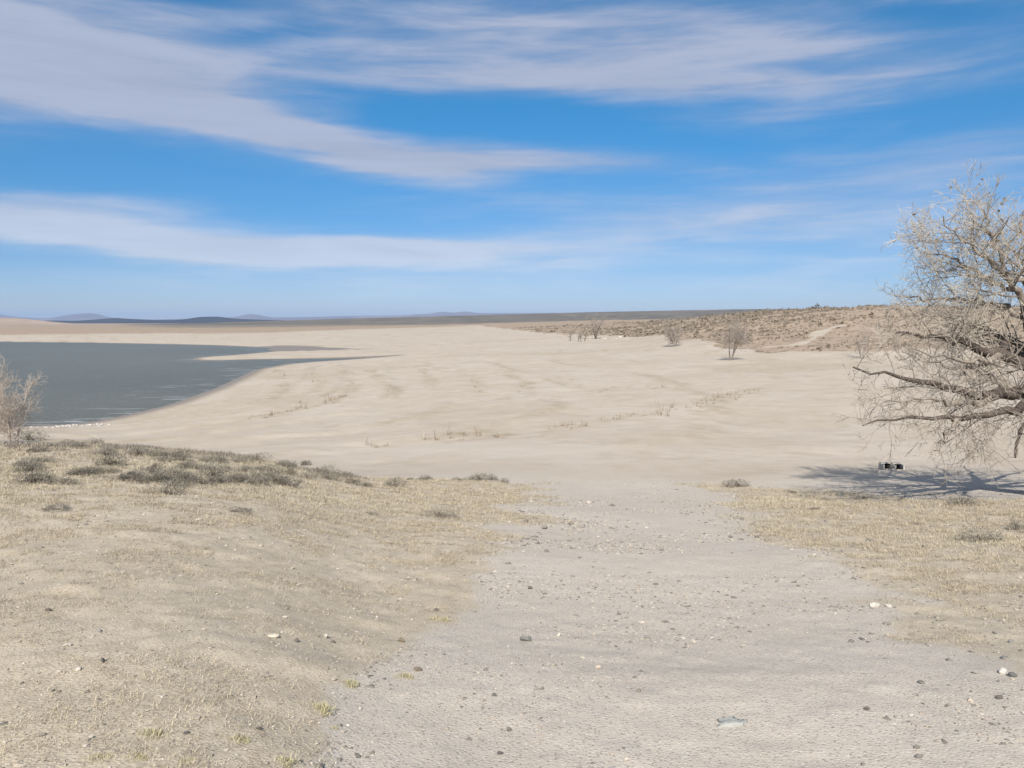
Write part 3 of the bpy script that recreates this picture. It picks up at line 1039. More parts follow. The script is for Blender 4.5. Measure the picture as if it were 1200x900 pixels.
def small_tree(name, base, height_, spread, stems, label, cat, rng, mats=(None, None), dens=1.0, twig_r=0.012, lift=0.05, lean=0.0, group=None, first=.16, straight=.10):
    org = np.asarray(base, float)
    root = empty(name, org)
    tag(root, label, cat, group)
    for k in range(stems):
        a = 2 * math.pi * (k + rng.random() * .7) / stems
        tilt = spread * (0.45 + 0.6 * rng.random()) if stems > 1 else lean
        d = np.array([math.cos(a) * math.sin(tilt), math.sin(a) * math.sin(tilt), math.cos(tilt)])
        ln = height_ * (0.72 + .28 * rng.random())
        path = wander(org + np.array([math.cos(a), math.sin(a), 0]) * 0.02 * height_ - np.array([0, 0, .1]), d, ln, 9, straight, .03, rng)
        r0 = max(height_ * .016, twig_r * 1.6)
        tb = Tubes()
        tb.add(path, np.linspace(r0, twig_r * .7, 10), 6)
        st = tb.build('trunk' if stems < 3 else 'stem', mats[0], root, org)
        d0, d1 = Tubes(), Tubes()
        bushy(path, twig_r * 1.3, [(4.5 * dens / max(height_ / 5, .6), .6, .7)], [d0, d1], None, rng, lift, 5.0 * dens / max(height_ / 5, .6), height_ * .34, first, twig_r * .75)
        tw = Tubes()
        tw.v, tw.f = d0.v + d1.v, d0.f + [q + d0.n for q in d1.f]
        o = tw.build('twigs', mats[1], st, org)
        o['kind'] = 'stuff'
    return root


rng = np.random.default_rng(21)
# tree on the beach below the hill: forked, with a flat spreading crown
b = G(857, 422)
small_tree('beach_tree', b, 7.6, .40, 3, 'small bare spreading tree standing on the open sand below the hill', 'tree', rng, (M_LIMB, M_TWIG_D), 1.8, .024, .0, first=.36)
b = G(791, 406)
small_tree('hill_foot_shrub', b, 6.6, .42, 4, 'bare many-stemmed shrub tree at the hill foot left of the larger beach tree', 'tree', rng, (M_LIMB, M_TWIG_D), 1.3, .026, .03, first=.12)
for (x, y, hh, lab) in ((668, 399.5, 4.2, 'leftmost thin bare sapling in the row at the far hill foot'),
                        (677, 400, 4.8, 'thin bare sapling second from left in the far row'),
                        (681, 400.3, 4.4, 'short thin bare sapling in the middle of the far row'),
                        (685, 399.8, 5.2, 'thin bare sapling right of the middle of the far row'),
                        (698, 397, 9.5, 'tallest hazy grey bare shrub at the right end of the far row')):
    small_tree('bare_sapling', G(x, y), hh, .28, 2 if hh < 9 else 4, lab, 'sapling', rng, (M_BARK, M_TWIG_D), .7 if hh < 9 else 1.0, .030, .04, group='bare saplings at the far hill foot', first=.2)
small_tree('bare_shrub', G(1010, 420), 5.4, .2, 4, 'slender upright bare shrub at the hill foot beside the big tree', 'shrub', rng, (M_TWIG_D, M_TWIG_D), .7, .016, .06, first=.1)
# pale saplings on the left, behind the bank
b = np.array([*at_Y(8, 38), 0]); b[2] = H1(b[0], b[1])
small_tree('pale_sapling', b, 3.6, .34, 3, 'pale leafless sapling with upswept twigs in front of the lake at far left', 'tree', rng, (M_TWIG_W, M_TWIG_W), 2.0, .010, .06, first=.18, straight=.07)
b = np.array([*at_Y(-22, 39), 0]); b[2] = H1(b[0], b[1])
small_tree('pale_sapling', b, 4.3, .25, 3, 'pale leafless sapling half cut off by the left edge of the photo', 'tree', rng, (M_TWIG_W, M_TWIG_W), 2.0, .010, .06, first=.18, straight=.07)


# ------------------------------------------------------------------ sagebrush
def sage_mesh(seed, n=260, flat=.55, leafs=1.0):
    """a bush about 1 m across, centred on its base: woody stems and a crust of small leaf tufts"""
    rg = np.random.default_rng(seed)
    st = Tubes()
    for k in range(26):
        a = rg.uniform(0, 2 * math.pi)
        el = rg.uniform(.25, 1.35)
        d = np.array([math.cos(a) * math.cos(el), math.sin(a) * math.cos(el), math.sin(el)])
        ln = .48 * rg.uniform(.7, 1.05) * (1 - .35 * math.sin(el) * (1 - flat) * 2)
        w = wander(np.array([0, 0, -.03]), d, ln, 4, .22, .06, rg)
        st.add(w, np.linspace(.013, .005, 5), 3)
    V, F = [], []
    lump = rg.normal(0, 1, (9, 3))
    lump /= np.linalg.norm(lump, axis=1)[:, None]
    la = rg.uniform(.05, .28, 9)
    for k in range(int(n * leafs)):
        a = rg.uniform(0, 2 * math.pi)
        el = math.asin(rg.uniform(.0, 1.0))
        d = np.array([math.cos(a) * math.cos(el), math.sin(a) * math.cos(el), math.sin(el)])
        rad = .34 + float((la * np.clip(lump @ d, 0, 1) ** 4).sum()) * .9
        rad *= rg.uniform(.62, 1.06)
        c = d * rad * np.array([1.15, 1.15, flat * 1.2])
        for _ in range(3):
            ax = unit(d * np.array([1, 1, .8]) + rg.normal(0, .55, 3) + np.array([0, 0, .35]))
            sd = unit(np.cross(ax, rg.normal(0, 1, 3))) * rg.uniform(.006, .013)
            ln = rg.uniform(.04, .095)
            c2 = c + rg.normal(0, .025, 3)
            i = len(V)
            V += [c2 - sd, c2 + sd, c2 + ax * ln]
            F.append((i, i + 1, i + 2))
    return (mesh_np('stems', np.concatenate(st.v), np.concatenate(st.f), True, [M_SAGE_STEM]),
            mesh_np('leaf_tufts', V, F, False, [M_SAGE]))


SAGES = [sage_mesh(400 + i, 300 + 40 * (i % 3), (.5, .62, .45, .55, .7)[i % 5]) for i in range(6)]


def sagebrush(p, w, hgt, label, group, rng, k=None):
    o = empty('sagebrush', (p[0], p[1], p[2] - .01))
    o.rotation_euler = (0, 0, rng.uniform(0, 6.28))
    o.scale = (w, w * rng.uniform(.8, 1.1), hgt / .5)
    tag(o, label, 'bush', group)
    st, lf = SAGES[rng.integers(0, 6) if k is None else k]
    for nm, me in (('stems', st), ('leaf_tufts', lf)):
        c = link(nm, me, o)
        c['kind'] = 'stuff'
    return o


rs = np.random.default_rng(33)
# bushes that can be told apart, by picture point and width in pixels
for x, y, w, hf, lab in [
    (33, 516, 40, .45, 'round dark sagebrush on the bank crest below the pale saplings'),
    (77, 520, 20, .4, 'small sagebrush on the bank crest right of the round dark one'),
    (110, 520, 26, .4, 'third sagebrush along the bank crest from the left edge'),
    (160, 533, 34, .5, 'grey-green sagebrush at the head of the clump on the bank crest'),
    (218, 548, 34, .5, 'dark sagebrush in the upper middle of the bank clump'),
    (220, 564, 36, .5, 'brownish grey sagebrush in the lower row of the clump'),
    (250, 566, 40, .5, 'wide dark sagebrush at the middle of the lower row'),
    (285, 565, 36, .5, 'dark sagebrush right of the wide one in the lower row'),
    (300, 539, 34, .45, 'sagebrush on the skyline of the bank, upper right'),
    (335, 548, 30, .45, 'sagebrush on the skyline above the clump tip'),
    (358, 545, 16, .8, 'small upright sagebrush poking above the skyline near the clump tip'),
    (382, 560, 34, .6, 'sagebrush near the right tip of the bank clump'),
    (405, 559, 30, .5, 'low sagebrush at the very right tip of the bank clump'),
    (196, 579, 46, .5, 'lone grey-green sagebrush just below the bank clump'),
    (40, 566, 56, .5, 'broad grey-green sagebrush at the left edge of the bank'),
    (75, 567, 40, .4, 'low sagebrush joining the broad one at the left edge'),
    (165, 566, 26, .5, 'small dark sagebrush left of the lower row'),
    (65, 597, 40, .25, 'flat dead grey brush low on the left bank'),
    (278, 600, 44, .2, 'flat dark brush patch in the grass below the clump'),
    (462, 571, 34, .5, 'grey sagebrush on the grass edge left of centre'),
    (560, 563, 40, .4, 'grey sagebrush row end where the grass meets the beach'),
    (515, 606, 50, .32, 'spreading dark dead brush alone in the grass left of the road'),
    (434, 603, 26, .4, 'small grey brush left of the spreading dark one'),
    (863, 570, 34, .35, 'dark brush at the right road edge on the grass tip'),
    (928, 578, 18, .4, 'small dark brush right of the grass tip'),
    (955, 598, 18, .45, 'small grey brush on the right hand grass'),
    (1012, 585, 30, .35, 'grey brush beneath the tree shadow'),
    (1130, 592, 42, .5, 'feathery grey brush under the tree by the shadow edge'),
    (1150, 634, 60, .4, 'broad grey brush on the right hand grass'),
    (1192, 620, 40, .5, 'grey brush cut by the right edge of the photo'),
    (1075, 615, 26, .25, 'flat dark brush patch in the right hand grass'),
    (1062, 629, 18, .25, 'tiny flat brush patch below the dark patch'),
]:
    p = G(x, y)
    wm = w / FPX * p[1] * .80
    sagebrush(p, wm, wm * hf, lab, 'sagebrush around the road', rs)
# the rest of the clump
cnt = 0
while cnt < 84:
    x = rs.uniform(20, 415)
    y0 = np.interp(x, [0, 150, 300, 420], [520, 522, 540, 556])
    y1 = np.interp(x, [0, 130, 200, 420], [566, 566, 572, 569])
    y = rs.uniform(y0, y1)
    if x < 130 and rs.random() < .55:
        continue
    p = G(x, y)
    if p[1] > 24 or p[1] < 8:
        continue
    wm = rs.uniform(.20, .52)
    sagebrush(p, wm, wm * rs.uniform(.35, .6), 'low grey sagebrush in the %s of the left bank clump, %s row' % ('left' if x < 150 else 'middle' if x < 290 else 'right', 'upper' if y < (y0 + y1) / 2 else 'lower'), 'sagebrush clump on the left bank', rs)
    cnt += 1
for x in (426, 478, 498, 536, 548, 574, 588):
    p = G(x + rs.uniform(-3, 3), 563 + rs.uniform(-1, 3) + max(0, (470 - x) * .1))
    wm = rs.uniform(.3, .6)
    sagebrush(p, wm, wm * .4, 'low grey sagebrush in the strip along the grass edge left of the road', 'sagebrush strip at the grass edge', rs)


def hill_sage():
    rg = np.random.default_rng(55)
    n = 15000
    X, Y = [], []
    while len(X) < n:
        az = rg.uniform(math.atan(.0), math.atan(.95), 6000)
        Yy = np.exp(rg.uniform(math.log(110), math.log(620), 6000))
        Xx = np.tan(az) * Yy
        M = masks(Xx, Yy)
        den = sstep(fbm(Xx, Yy, 22, 3, 67), -.32, .15) * M['hill']
        ok = (M['hill'] > .5) & (M['track'] < .1) & (rg.random(6000) < .10 + .90 * den) & (rg.random(6000) < np.clip(Yy / 260, .2, 1))
        X += list(Xx[ok]); Y += list(Yy[ok])
    X, Y = np.array(X[:n]), np.array(Y[:n])
    Z = height(X, Y)
    k = 14
    V = np.empty((n, k * 3, 3))
    a = rg.uniform(0, 2 * math.pi, (n, k))
    el = rg.uniform(.05, 1.4, (n, k))
    d = np.stack([np.cos(a) * np.cos(el), np.sin(a) * np.cos(el), np.sin(el)], -1)
    w = (rg.lognormal(-.62, .35, n) * np.clip(Y / 220, .75, 1.5))[:, None, None]
    c = d * w * np.array([.5, .5, .42]) * rg.uniform(.7, 1.1, (n, k, 1))
    for j in range(3):
        V[:, j::3] = c + rg.normal(0, .20, (n, k, 3)) * w
    V[..., 2] = np.maximum(V[..., 2], 0)
    V += np.stack([X, Y, Z], -1)[:, None]
    F = np.arange(n * k * 3).reshape(-1, 3)
    me = mesh_np('hill_sagebrush', V.reshape(-1, 3), F, False, [M_HILLSAGE])
    tint = np.array([.15, .125, .095]) + rg.uniform(0, 1, (n, 1)) * np.array([.13, .11, .085])
    set_col(me, 'tint', np.concatenate([np.repeat(tint, k * 3, 0), np.ones((n * k * 3, 1))], -1))
    tag(link('hill_sagebrush', me), 'dense brown sagebrush covering the right hand hill', 'brush', kind='stuff')


M_HILLSAGE = mat_attr('hill_brush', .9, .8, .1)
hill_sage()


# ------------------------------------------------------------------ dry grass
def blades(name, X, Y, Z, nb, hgt, spread, tint, rg, label, cat, width=.004, lean0=.2):
    """tufts: nb thin blades each, as one sheet of triangles"""
    n = len(X)
    a = rg.uniform(0, 2 * math.pi, (n, nb))
    lean = rg.uniform(lean0, 1.5, (n, nb))
    ln = hgt[:, None] * rg.uniform(.5, 1.15, (n, nb))
    bx = rg.normal(0, 1, (n, nb)) * spread[:, None]
    by = rg.normal(0, 1, (n, nb)) * spread[:, None]
    b = np.stack([bx, by, np.zeros_like(bx) - .004], -1)
    d = np.stack([np.cos(a) * np.sin(lean), np.sin(a) * np.sin(lean), np.cos(lean)], -1)
    s = np.stack([-np.sin(a), np.cos(a), np.zeros_like(a)], -1)
    wd = (width * np.clip(np.hypot(X, Y) / 6, 1.0, 3.2))[:, None, None]
    V = np.empty((n, nb, 3, 3))
    V[:, :, 0] = b - s * wd
    V[:, :, 1] = b + s * wd
    V[:, :, 2] = b + d * ln[..., None]
    V += np.stack([X, Y, Z], -1)[:, None, None]
    F = np.arange(n * nb * 3).reshape(-1, 3)
    me = mesh_np(name, V.reshape(-1, 3), F, False, [M_BLADE])
    t = np.repeat(tint, nb * 3, 0) * rg.uniform(.8, 1.15, (n * nb * 3 // 3, 1)).repeat(3, 0)
    set_col(me, 'tint', np.concatenate([t, np.ones((len(t), 1))], -1))
    return tag(link(name, me), label, cat, kind='stuff')


def grass():
    rg = np.random.default_rng(77)
    n = 60000
    az = rg.uniform(R(-40), R(40), n * 6)
    r = np.exp(rg.uniform(math.log(2.2), math.log(27), n * 6))
    X, Y = np.sin(az) * r, np.cos(az) * r
    M = masks(X, Y)
    clump = fbm(X, Y, .34, 3, 141, .6)
    big = fbm(X, Y, 3.2, 3, 142)
    far = sstep(r, 4, 11)
    p = M['grass'] * (sstep(clump + .35 * big, -.16 - .22 * far, .38)) * (.18 + .82 * far)
    ok = rg.random(len(X)) < p
    X, Y, r, big = X[ok][:n], Y[ok][:n], r[ok][:n], big[ok][:n]
    Z = height(X, Y)
    tint = np.array([.47, .395, .275]) + rg.normal(0, .035, (len(X), 1)) * np.array([1, 1, .8])
    yel = sstep(big, .05, .35)[:, None]
    tint = tint * (1 - yel) + yel * np.array([.51, .44, .31])
    gry = (rg.random(len(X)) < .30)[:, None]
    tint = np.where(gry, np.array([.27, .225, .165]), tint)
    hg = rg.uniform(.016, .050, len(X)) * np.clip(.45 + r / 11, .6, 2.3)
    blades('dry_grass', X, Y, Z, 10, hg, rg.uniform(.010, .045, len(X)) * np.clip(r / 7, .8, 2.4), np.clip(tint, .05, .8), rg, 'short dry straw-coloured grass on the banks beside the road', 'grass', .0013, .55)
    # low grey litter and seedlings between the bushes on the crest of the left bank
    m = 26000
    az = rg.uniform(math.atan(-.75), math.atan(-.19), m)
    yy = rg.uniform(12, 23, m)
    X, Y = np.tan(az) * yy, yy
    M = masks(X, Y)
    px = X / Y * FPX + 600
    lo = np.interp(px, [0, 130, 420], [14.3, 14.3, 19.0])
    p = M['grass'] * sstep(Y, lo, lo + 2.5) * sstep(fbm(X, Y, .8, 3, 145), -.22, .25)
    ok = rg.random(m) < p * .6
    X, Y = X[ok][:5000], Y[ok][:5000]
    tint = np.array([.215, .188, .16]) + rg.normal(0, .035, (len(X), 1))
    blades('low_brush', X, Y, height(X, Y), 9, rg.uniform(.05, .15, len(X)), rg.uniform(.03, .10, len(X)), np.clip(tint, .08, .5), rg, 'low grey brush matting the ground between the bushes on the left bank', 'brush', .0022, .3)
    # weeds in rows along the old waterlines
    X, Y = [], []
    for k, ln in enumerate(WEED_LINES):
        ln = np.array([(q[0], q[1], 0) for q in ln])
        pts, L = resample(ln, 60)
        m = int(L * (2.6, 2.2, 4.0, 2.4, .1, .1, .1, .1, .1, .1, .1, .1, 1.2)[k])
        f = rg.uniform(0, 59, m)
        i = np.minimum(f.astype(int), 58)
        q = pts[i] + (pts[i + 1] - pts[i]) * (f - i)[:, None]
        X += list(q[:, 0] + rg.normal(0, .55, m)); Y += list(q[:, 1] + rg.normal(0, .9, m))
    X, Y = np.array(X), np.array(Y)
    tint = np.array([.34, .27, .19]) + rg.normal(0, .04, (len(X), 1))
    blades('dry_weeds', X, Y, height(X, Y), 9, rg.lognormal(-1.05, .5, len(X)), np.full(len(X), .10), np.clip(tint, .1, .6), rg, 'sparse dry brown weeds in curved rows on the sand', 'weeds', .006)


grass()


# ------------------------------------------------------------------ stones
def ico(sub=1):
    import bmesh
    bm = bmesh.new()
    bmesh.ops.create_icosphere(bm, subdivisions=sub, radius=1)
    bm.verts.ensure_lookup_table()
    V = np.array([v.co[:] for v in bm.verts])
    F = np.array([[v.index for v in f.verts] for f in bm.faces])
    bm.free()
    return V, F


def stone_shape(rg, sub, sx, sy, sz):
    V, F = ico(sub)
    for _ in range(11):                      # chip flat facets off
        n = unit(rg.normal(0, 1, 3))
        lim = rg.uniform(.42, .85)
        d = V @ n
        V = V - np.clip(d - lim, 0, None)[:, None] * n
    V = V * (1 + rg.normal(0, .04, (len(V), 1)))
    return V * np.array([sx, sy, sz]), F


PALE, DARK, TAN, GREY, BLUE = (.50, .455, .39), (.10, .09, .085), (.46, .38, .29), (.27, .25, .225), (.30, .31, .29)


def stone(x, y, wpx, hf, colr, label, group, rg, name='stone', sink=.25, p=None, cat='stone', deep=.75, sub=2, lumpy=0.0):
    p = G(x, y) if p is None else p
    w = wpx / FPX * p[1]
    V, F = stone_shape(rg, sub, w / 2, w / 2 * rg.uniform(.75, 1.1) * deep, w * hf / 2 * 1.25)
    if lumpy:
        q = fbm(V[:, 0] * 9 / w, V[:, 1] * 9 / w, 1.6, 4, 611, .65)
        V = V * np.stack([1 + .35 * q, 1 + .35 * q, 1 + lumpy * q], -1)
    a = rg.uniform(-.5, .5)
    c, s = math.cos(a), math.sin(a)
    V = np.stack([V[:, 0] * c - V[:, 1] * s, V[:, 0] * s + V[:, 1] * c, V[:, 2]], -1)
    me = mesh_np(name, V, F, sub > 3, [M_STONE])
    t = np.array(colr) * rg.uniform(.92, 1.08)
    set_col(me, 'tint', np.tile([*t, 1], (len(V), 1)))
    o = link(name, me)
    o.location = (p[0], p[1], p[2] + w * hf / 2 * 1.35 * (1 - 2 * sink))
    return tag(o, label, cat, group)


rg = np.random.default_rng(91)
ST = 'loose stones on the gravel and grass'
for x, y, w, hf, c, lab in [
    (617, 751, 17, .5, (.17, .17, .155), 'largest dark grey stone alone in the middle of the road'),
    (470, 704, 9, .5, PALE, 'small white stone on the grass edge left of the road'),
    (511, 716, 9, .4, DARK, 'flat dark stone right below the small white stone'),
    (470, 752, 11, .6, (.20, .16, .11), 'brown stone in the grass left of the large dark stone'),
    (490, 786, 13, .4, (.17, .135, .10), 'flat brown stone beside a grass clump left of the road'),
    (347, 752, 9, .6, DARK, 'black stone left of the white angular stone'),
    (382, 748, 8, .8, PALE, 'white angular stone standing up in the left grass'),
    (321, 746, 17, .3, (.55, .48, .39), 'flat pale tan slab left of the black stone'),
    (120, 776, 9, .8, DARK, 'black angular stone at lower left'),
    (92, 785, 9, .6, PALE, 'pink-white stone just left of the black angular stone'),
    (70, 788, 7, .6, PALE, 'small white stone left of the pink-white one'),
    (79, 757, 13, .35, (.56, .49, .42), 'flat pale slab above the pink-white stones'),
    (57, 716, 10, .4, (.17, .14, .11), 'flat dark stone far left in the grass'),
    (116, 740, 10, .4, GREY, 'small grey stone right of the flat dark one at left'),
    (106, 865, 8, .6, PALE, 'white pebble near the bottom left grass clumps'),
    (47, 862, 13, .4, (.25, .22, .18), 'brown flat stone at bottom left'),
    (304, 855, 9, .6, DARK, 'dark stone above the bottom grass clumps'),
    (218, 860, 8, .5, DARK, 'dark stone between the bottom grass clumps'),
    (390, 753, 10, .4, (.14, .125, .11), 'dark chip right of the white angular stone'),
    (596, 857, 9, .6, (.15, .14, .12), 'dark stone at the bottom middle of the road'),
    (586, 884, 9, .5, DARK, 'dark stone lowest in the middle of the road'),
    (419, 887, 10, .6, (.13, .125, .115), 'dark stone at the bottom left road edge'),
    (701, 783, 11, .35, (.46, .38, .30), 'flat tan stone right of the large dark stone'),
    (749, 811, 8, .6, (.20, .17, .14), 'brown stone alone right of the road centre'),
    (759, 748, 9, .5, GREY, 'grey stone high on the right half of the road'),
    (655, 745, 7, .6, PALE, 'white pebble right of the large dark stone'),
    (734, 891, 7, .7, PALE, 'white pebble at the bottom edge of the road'),
    (1016, 832, 8, .6, DARK, 'black chip alone on the lower right gravel'),
    (1186, 793, 13, .5, (.12, .12, .115), 'dark stone at the right edge of the photo'),
    (1175, 789, 12, .6, (.50, .47, .42), 'pale stone touching the dark one at the right edge'),
    (1176, 772, 10, .5, (.22, .21, .20), 'grey stone above the pale one at the right edge'),
    (1185, 753, 8, .6, (.20, .19, .18), 'small dark stone highest at the right edge'),
    (1080, 801, 11, .4, (.16, .15, .14), 'flat dark stone on the lower right gravel'),
    (1143, 789, 9, .6, (.26, .245, .225), 'grey stone left of the pair at the right edge'),
    (1172, 819, 10, .7, (.10, .09, .085), 'dark upright stone below the pair at the right edge'),
    (1075, 877, 11, .5, (.17, .16, .14), 'upper dark stone of two at lower right'),
    (1077, 888, 11, .5, (.16, .15, .135), 'lower dark stone of two at lower right'),
    (1025, 711, 13, .45, (.50, .47, .42), 'white stone on the right gravel among small ones'),
    (1042, 711, 9, .5, (.47, .44, .39), 'white stone right beside the other white one on the gravel'),
    (1040, 732, 11, .35, (.20, .185, .17), 'flat dark stone below the two white ones'),
    (860, 701, 9, .35, (.15, .14, .13), 'flat dark stone high on the right half of the road'),
    (776, 645, 8, .35, (.16, .15, .14), 'small flat dark stone far up the road'),
    (689, 590, 7, .6, PALE, 'white pebble at the far end of the road'),
    (621, 690, 7, .5, DARK, 'dark stone at the left road edge beyond the large one'),
    (640, 647, 8, .5, (.16, .15, .135), 'dark stone at the left road edge near the bend'),
    (617, 612, 9, .4, (.17, .155, .135), 'dark stone farthest along the left road edge'),
    (638, 620, 9, .6, (.22, .20, .17), 'brownish stone by the left road edge near the beach'),
    (887, 630, 9, .4, (.16, .15, .14), 'dark stone by the right grass edge far up the road'),
    (856, 630, 7, .5, (.18, .165, .15), 'dark chip left of the stone at the right grass edge'),
]:
    stone(x, y, w, hf, c, lab, ST, rg)
# broad bluish rock showing through the road
stone(856, 849, 44, .17, (.35, .355, .33), 'flat bluish grey rock embedded in the lower right of the road', None, rg, 'embedded_rock', .455, cat='rock', deep=.8, sub=4, lumpy=.55)
# white rocks along the near waterline, and at the far hill foot
for k in range(44):
    x = rg.uniform(12, 125)
    y = np.interp(x, [0, 40, 125], [508, 503.5, 499]) + rg.uniform(-1.8, 2.6)
    p = np.array([*at_Y(x, LAKE_H / slope(y) * .985), 0.0])
    p[2] = H1(p[0], p[1])
    stone(x, y, rg.lognormal(1.45, .35), rg.uniform(.25, .5), (.50, .47, .43), 'white rock in the line of rocks along the near waterline', 'white rocks along the near waterline', rg, 'white_rock', .2, p, 'rock')
for k in range(14):
    x = rg.uniform(691, 735)
    y = 396.5 + rg.uniform(-.8, 1.6)
    stone(x, y, rg.uniform(3, 7), rg.uniform(.2, .35), (.50, .46, .40), 'pale rock in the low heap at the far hill foot', 'pale rocks at the far hill foot', rg, 'pale_rock', .2, None, 'rock')


def gravel():
    rg = np.random.default_rng(123)
    n = 44000
    az = rg.uniform(R(-40), R(40), n * 4)
    r = np.exp(rg.uniform(math.log(2.2), math.log(27), n * 4))
    X, Y = np.sin(az) * r, np.cos(az) * r
    M = masks(X, Y)
    cl = fbm(X, Y, 1.4, 3, 151)
    edge = np.exp(-((M['grass'] - .3) / .3) ** 2)
    right = sstep(X / np.maximum(Y, .1), .30, .50)
    p = (1 - M['grass']) * sstep(cl, -.35, .35) * (.40 + .5 * edge + .5 * right) + .16 * M['grass']
    ok = rg.random(len(X)) < p
    X, Y, r, edge, right = (q[ok][:n] for q in (X, Y, r, edge, right))
    n = len(X)
    Z = height(X, Y)
    size = rg.lognormal(-5.25, .42, n) * np.clip(r / 5.4, .9, 2.2)
    # octahedron-like chips: 6 corners, 8 faces
    O = np.array([[1, 0, 0], [0, 1, 0], [-1, 0, 0], [0, -1, 0], [0, 0, 1], [0, 0, -1.0]])
    OF = np.array([[0, 1, 4], [1, 2, 4], [2, 3, 4], [3, 0, 4], [1, 0, 5], [2, 1, 5], [3, 2, 5], [0, 3, 5]])
    V = O[None] * (size[:, None, None]) * rg.uniform(.55, 1.35, (n, 6, 3))
    V += rg.normal(0, .22, (n, 6, 3)) * size[:, None, None]
    V[..., 2] *= .62
    a = rg.uniform(0, 6.28, n)
    c, s = np.cos(a)[:, None], np.sin(a)[:, None]
    V = np.stack([V[..., 0] * c - V[..., 1] * s, V[..., 0] * s + V[..., 1] * c, V[..., 2]], -1)
    V += np.stack([X, Y, Z + size * .18], -1)[:, None]
    F = (OF[None] + (np.arange(n) * 6)[:, None, None]).reshape(-1, 3)
    pal = np.array([(.42, .36, .29), (.48, .42, .35), (.34, .29, .235), (.54, .48, .41), (.25, .225, .195), (.15, .14, .125), (.42, .35, .28)])
    tint = pal[rg.choice(len(pal), n, p=[.28, .19, .20, .05, .14, .08, .06])] * rg.uniform(.9, 1.1, (n, 1))
    dk = rg.random(n) < .03 + .16 * np.maximum(edge, right)
    tint = np.where(dk[:, None], np.array([.17, .155, .135]), tint)
    V0 = V.reshape(n, 6, 3)
    ctr = V0.mean(1, keepdims=True)
    V = ctr + (V0 - ctr) * np.where(dk, rg.uniform(1.0, 2.1, n), 1.0)[:, None, None] * np.array([1, 1, .8])
    me = mesh_np('gravel', V.reshape(-1, 3), F, False, [M_STONE])
    set_col(me, 'tint', np.concatenate([np.repeat(tint, 6, 0), np.ones((n * 6, 1))], -1))
    tag(link('gravel', me), 'loose pale gravel scattered over the dirt road', 'gravel', kind='stuff')


gravel()


# ------------------------------------------------------------------ yellow-green grass clumps in the foreground
def clump(x, y, wpx, label, rg):
    p = G(x, y)
    w = wpx / FPX * p[1]
    nb = 420
    rad = np.sqrt(rg.random(nb)) * w * .5
    a = rg.uniform(0, 6.28, nb)
    bs = np.stack([np.cos(a) * rad, np.sin(a) * rad * .8, np.zeros(nb) - .006], -1)
    la = rg.uniform(0, 6.28, nb)
    le = rg.uniform(.4, 1.45, nb)
    d = np.stack([np.cos(la) * np.sin(le), np.sin(la) * np.sin(le), np.cos(le)], -1)
    s = np.stack([-np.sin(la), np.cos(la), np.zeros(nb)], -1) * .0017
    ln = (w * .24 * rg.uniform(.5, 1.2, nb) * (1.1 - .5 * rad / (w * .5)))[:, None]
    V = np.stack([bs - s, bs + s, bs + d * ln], 1).reshape(-1, 3)
    me = mesh_np('blades', V, np.arange(nb * 3).reshape(-1, 3), False, [M_BLADE])
    t = np.array([.43, .385, .225]) + rg.uniform(-1, 1, (nb, 1)) * np.array([.09, .07, .05])
    set_col(me, 'tint', np.concatenate([np.repeat(t, 3, 0), np.ones((nb * 3, 1))], -1))
    o = empty('grass_clump', p)
    tag(o, label, 'grass clump', 'yellow-green grass clumps in the foreground')
    c = link('blades', me, o)
    c['kind'] = 'stuff'


rc = np.random.default_rng(8)
for x, y, w, lab in [(172, 862, 40, 'yellow-green grass clump highest of those at the bottom left'),
                     (276, 868, 34, 'yellow-green grass clump right of the dark pebble at the bottom'),
                     (112, 890, 36, 'leftmost yellow-green grass clump at the bottom edge'),
                     (155, 889, 36, 'grass clump second from left at the bottom edge'),
                     (218, 894, 28, 'grass clump third from left at the bottom edge'),
                     (328, 893, 34, 'rightmost yellow-green grass clump at the bottom edge'),
                     (405, 802, 32, 'yellow-green grass clump at the left road edge'),
                     (372, 832, 44, 'wide thin grass clump below the one at the left road edge'),
                     (388, 853, 15, 'tiny dark green plant at the left road edge'),
                     (470, 794, 30, 'straw-coloured clump beside the flat brown stone'),
                     (513, 727, 28, 'straw-coloured clump below the flat dark stone')]:
    clump(x, y, w, lab, rc)


# ------------------------------------------------------------------ fire pit under the tree
def box(V, F, lo, hi, rg=None, jit=.0):
    n = len(V)
    c = [(lo[0], lo[1], lo[2]), (hi[0], lo[1], lo[2]), (hi[0], hi[1], lo[2]), (lo[0], hi[1], lo[2]),
         (lo[0], lo[1], hi[2]), (hi[0], lo[1], hi[2]), (hi[0], hi[1], hi[2]), (lo[0], hi[1], hi[2])]
    for q in c:
        V.append(tuple(np.array(q) + (rg.normal(0, jit, 3) if rg is not None else 0)))
    F += [tuple(n + i for i in f) for f in ((0, 3, 2, 1), (4, 5, 6, 7), (0, 1, 5, 4), (1, 2, 6, 5), (2, 3, 7, 6), (3, 0, 4, 7))]


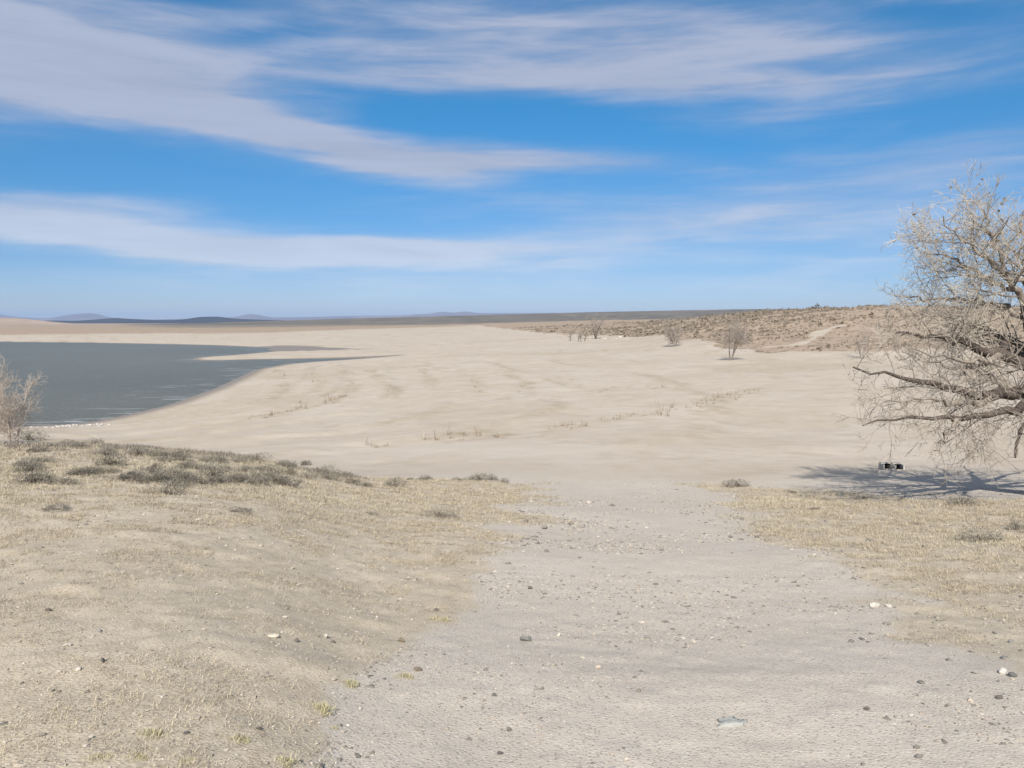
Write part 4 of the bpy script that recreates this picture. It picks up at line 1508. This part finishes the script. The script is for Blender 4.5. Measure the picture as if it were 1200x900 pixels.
def fire_pit():
    p = G(1048, 551)
    u = p[1] / FPX
    root = empty('fire_pit', p)
    tag(root, 'low pale concrete fire pit with two dark openings in the tree shadow', 'fire pit')
    conc = mat_simple('weathered_concrete', (.40, .365, .315), (.53, .49, .43), 9, .9, (.27, .245, .21), .004)
    soot = mat_simple('soot', (.012, .011, .010), (.03, .027, .024), 9, .95, None, .004)
    rg = np.random.default_rng(3)

    def part(nm, boxes, mat):
        V, F = [], []
        for lo, hi in boxes:
            box(V, F, np.array(lo) * u, np.array(hi) * u, rg, .006)
        o = link(nm, mesh_np(nm, V, F, False, [mat]), root)
        bv = o.modifiers.new('bevel', 'BEVEL')
        bv.width = .012
        bv.segments = 2
        return o
    part('side_wall', [((-13, 0, -1), (-11.4, 14, 6.6))], conc)
    part('side_wall', [((11.2, 0, -1), (12.8, 14, 5.8))], conc)
    part('divider', [((.8, .3, -1), (2.6, 13, 5.6))], conc)
    part('front_slab', [((-11.3, -.6, -1), (.6, 1.2, 1.7))], conc)
    part('front_slab', [((2.7, -.4, -1), (11.1, 1.0, .9))], conc)
    part('back_wall', [((-11.3, 12.2, -1), (11.1, 14, 7.0))], soot)
    part('rim', [((-11.3, 9.0, 6.2), (.5, 12.0, 7.0))], conc)
    part('rim', [((1.0, 5.0, 6.1), (11.1, 12.0, 6.9))], conc)
    part('ash_bed', [((-11.2, 1.3, -1), (.6, 12.1, .4)), ((2.7, 1.1, -1), (11.1, 12.1, .35))], soot)
    for dx, dy, w, lab in ((-19, 2.6, 8, 'pale stone left of the fire pit'), (-15, -1, 5, 'small pale stone tucked at the left end of the fire pit'), (17, 0, 4, 'small pale stone right of the fire pit')):
        stone(1048 + dx, 551 + dy, w, .45, (.52, .47, .41), lab, None, rg)


fire_pit()


# ------------------------------------------------------------------ air between here and the far hills
def haze():
    V, F = [], []
    box(V, F, np.array((-26000, -24000, -13.5)), np.array((26000, 26000, 275.0)))
    m = bpy.data.materials.new('haze')
    m.use_nodes = True
    nt = m.node_tree
    nt.nodes.clear()
    v = nt.nodes.new('ShaderNodeVolumePrincipled')
    v.inputs['Color'].default_value = (.46, .66, 1.0, 1)
    v.inputs['Density'].default_value = HAZE
    v.inputs['Anisotropy'].default_value = 0.0
    o = nt.nodes.new('ShaderNodeOutputMaterial')
    nt.links.new(v.outputs[0], o.inputs['Volume'])
    ob = link('haze', mesh_np('haze', V, F, False, [m]))
    tag(ob, 'thin bluish air over the plain', 'haze', kind='stuff')


HAZE = 4.2e-5
haze()
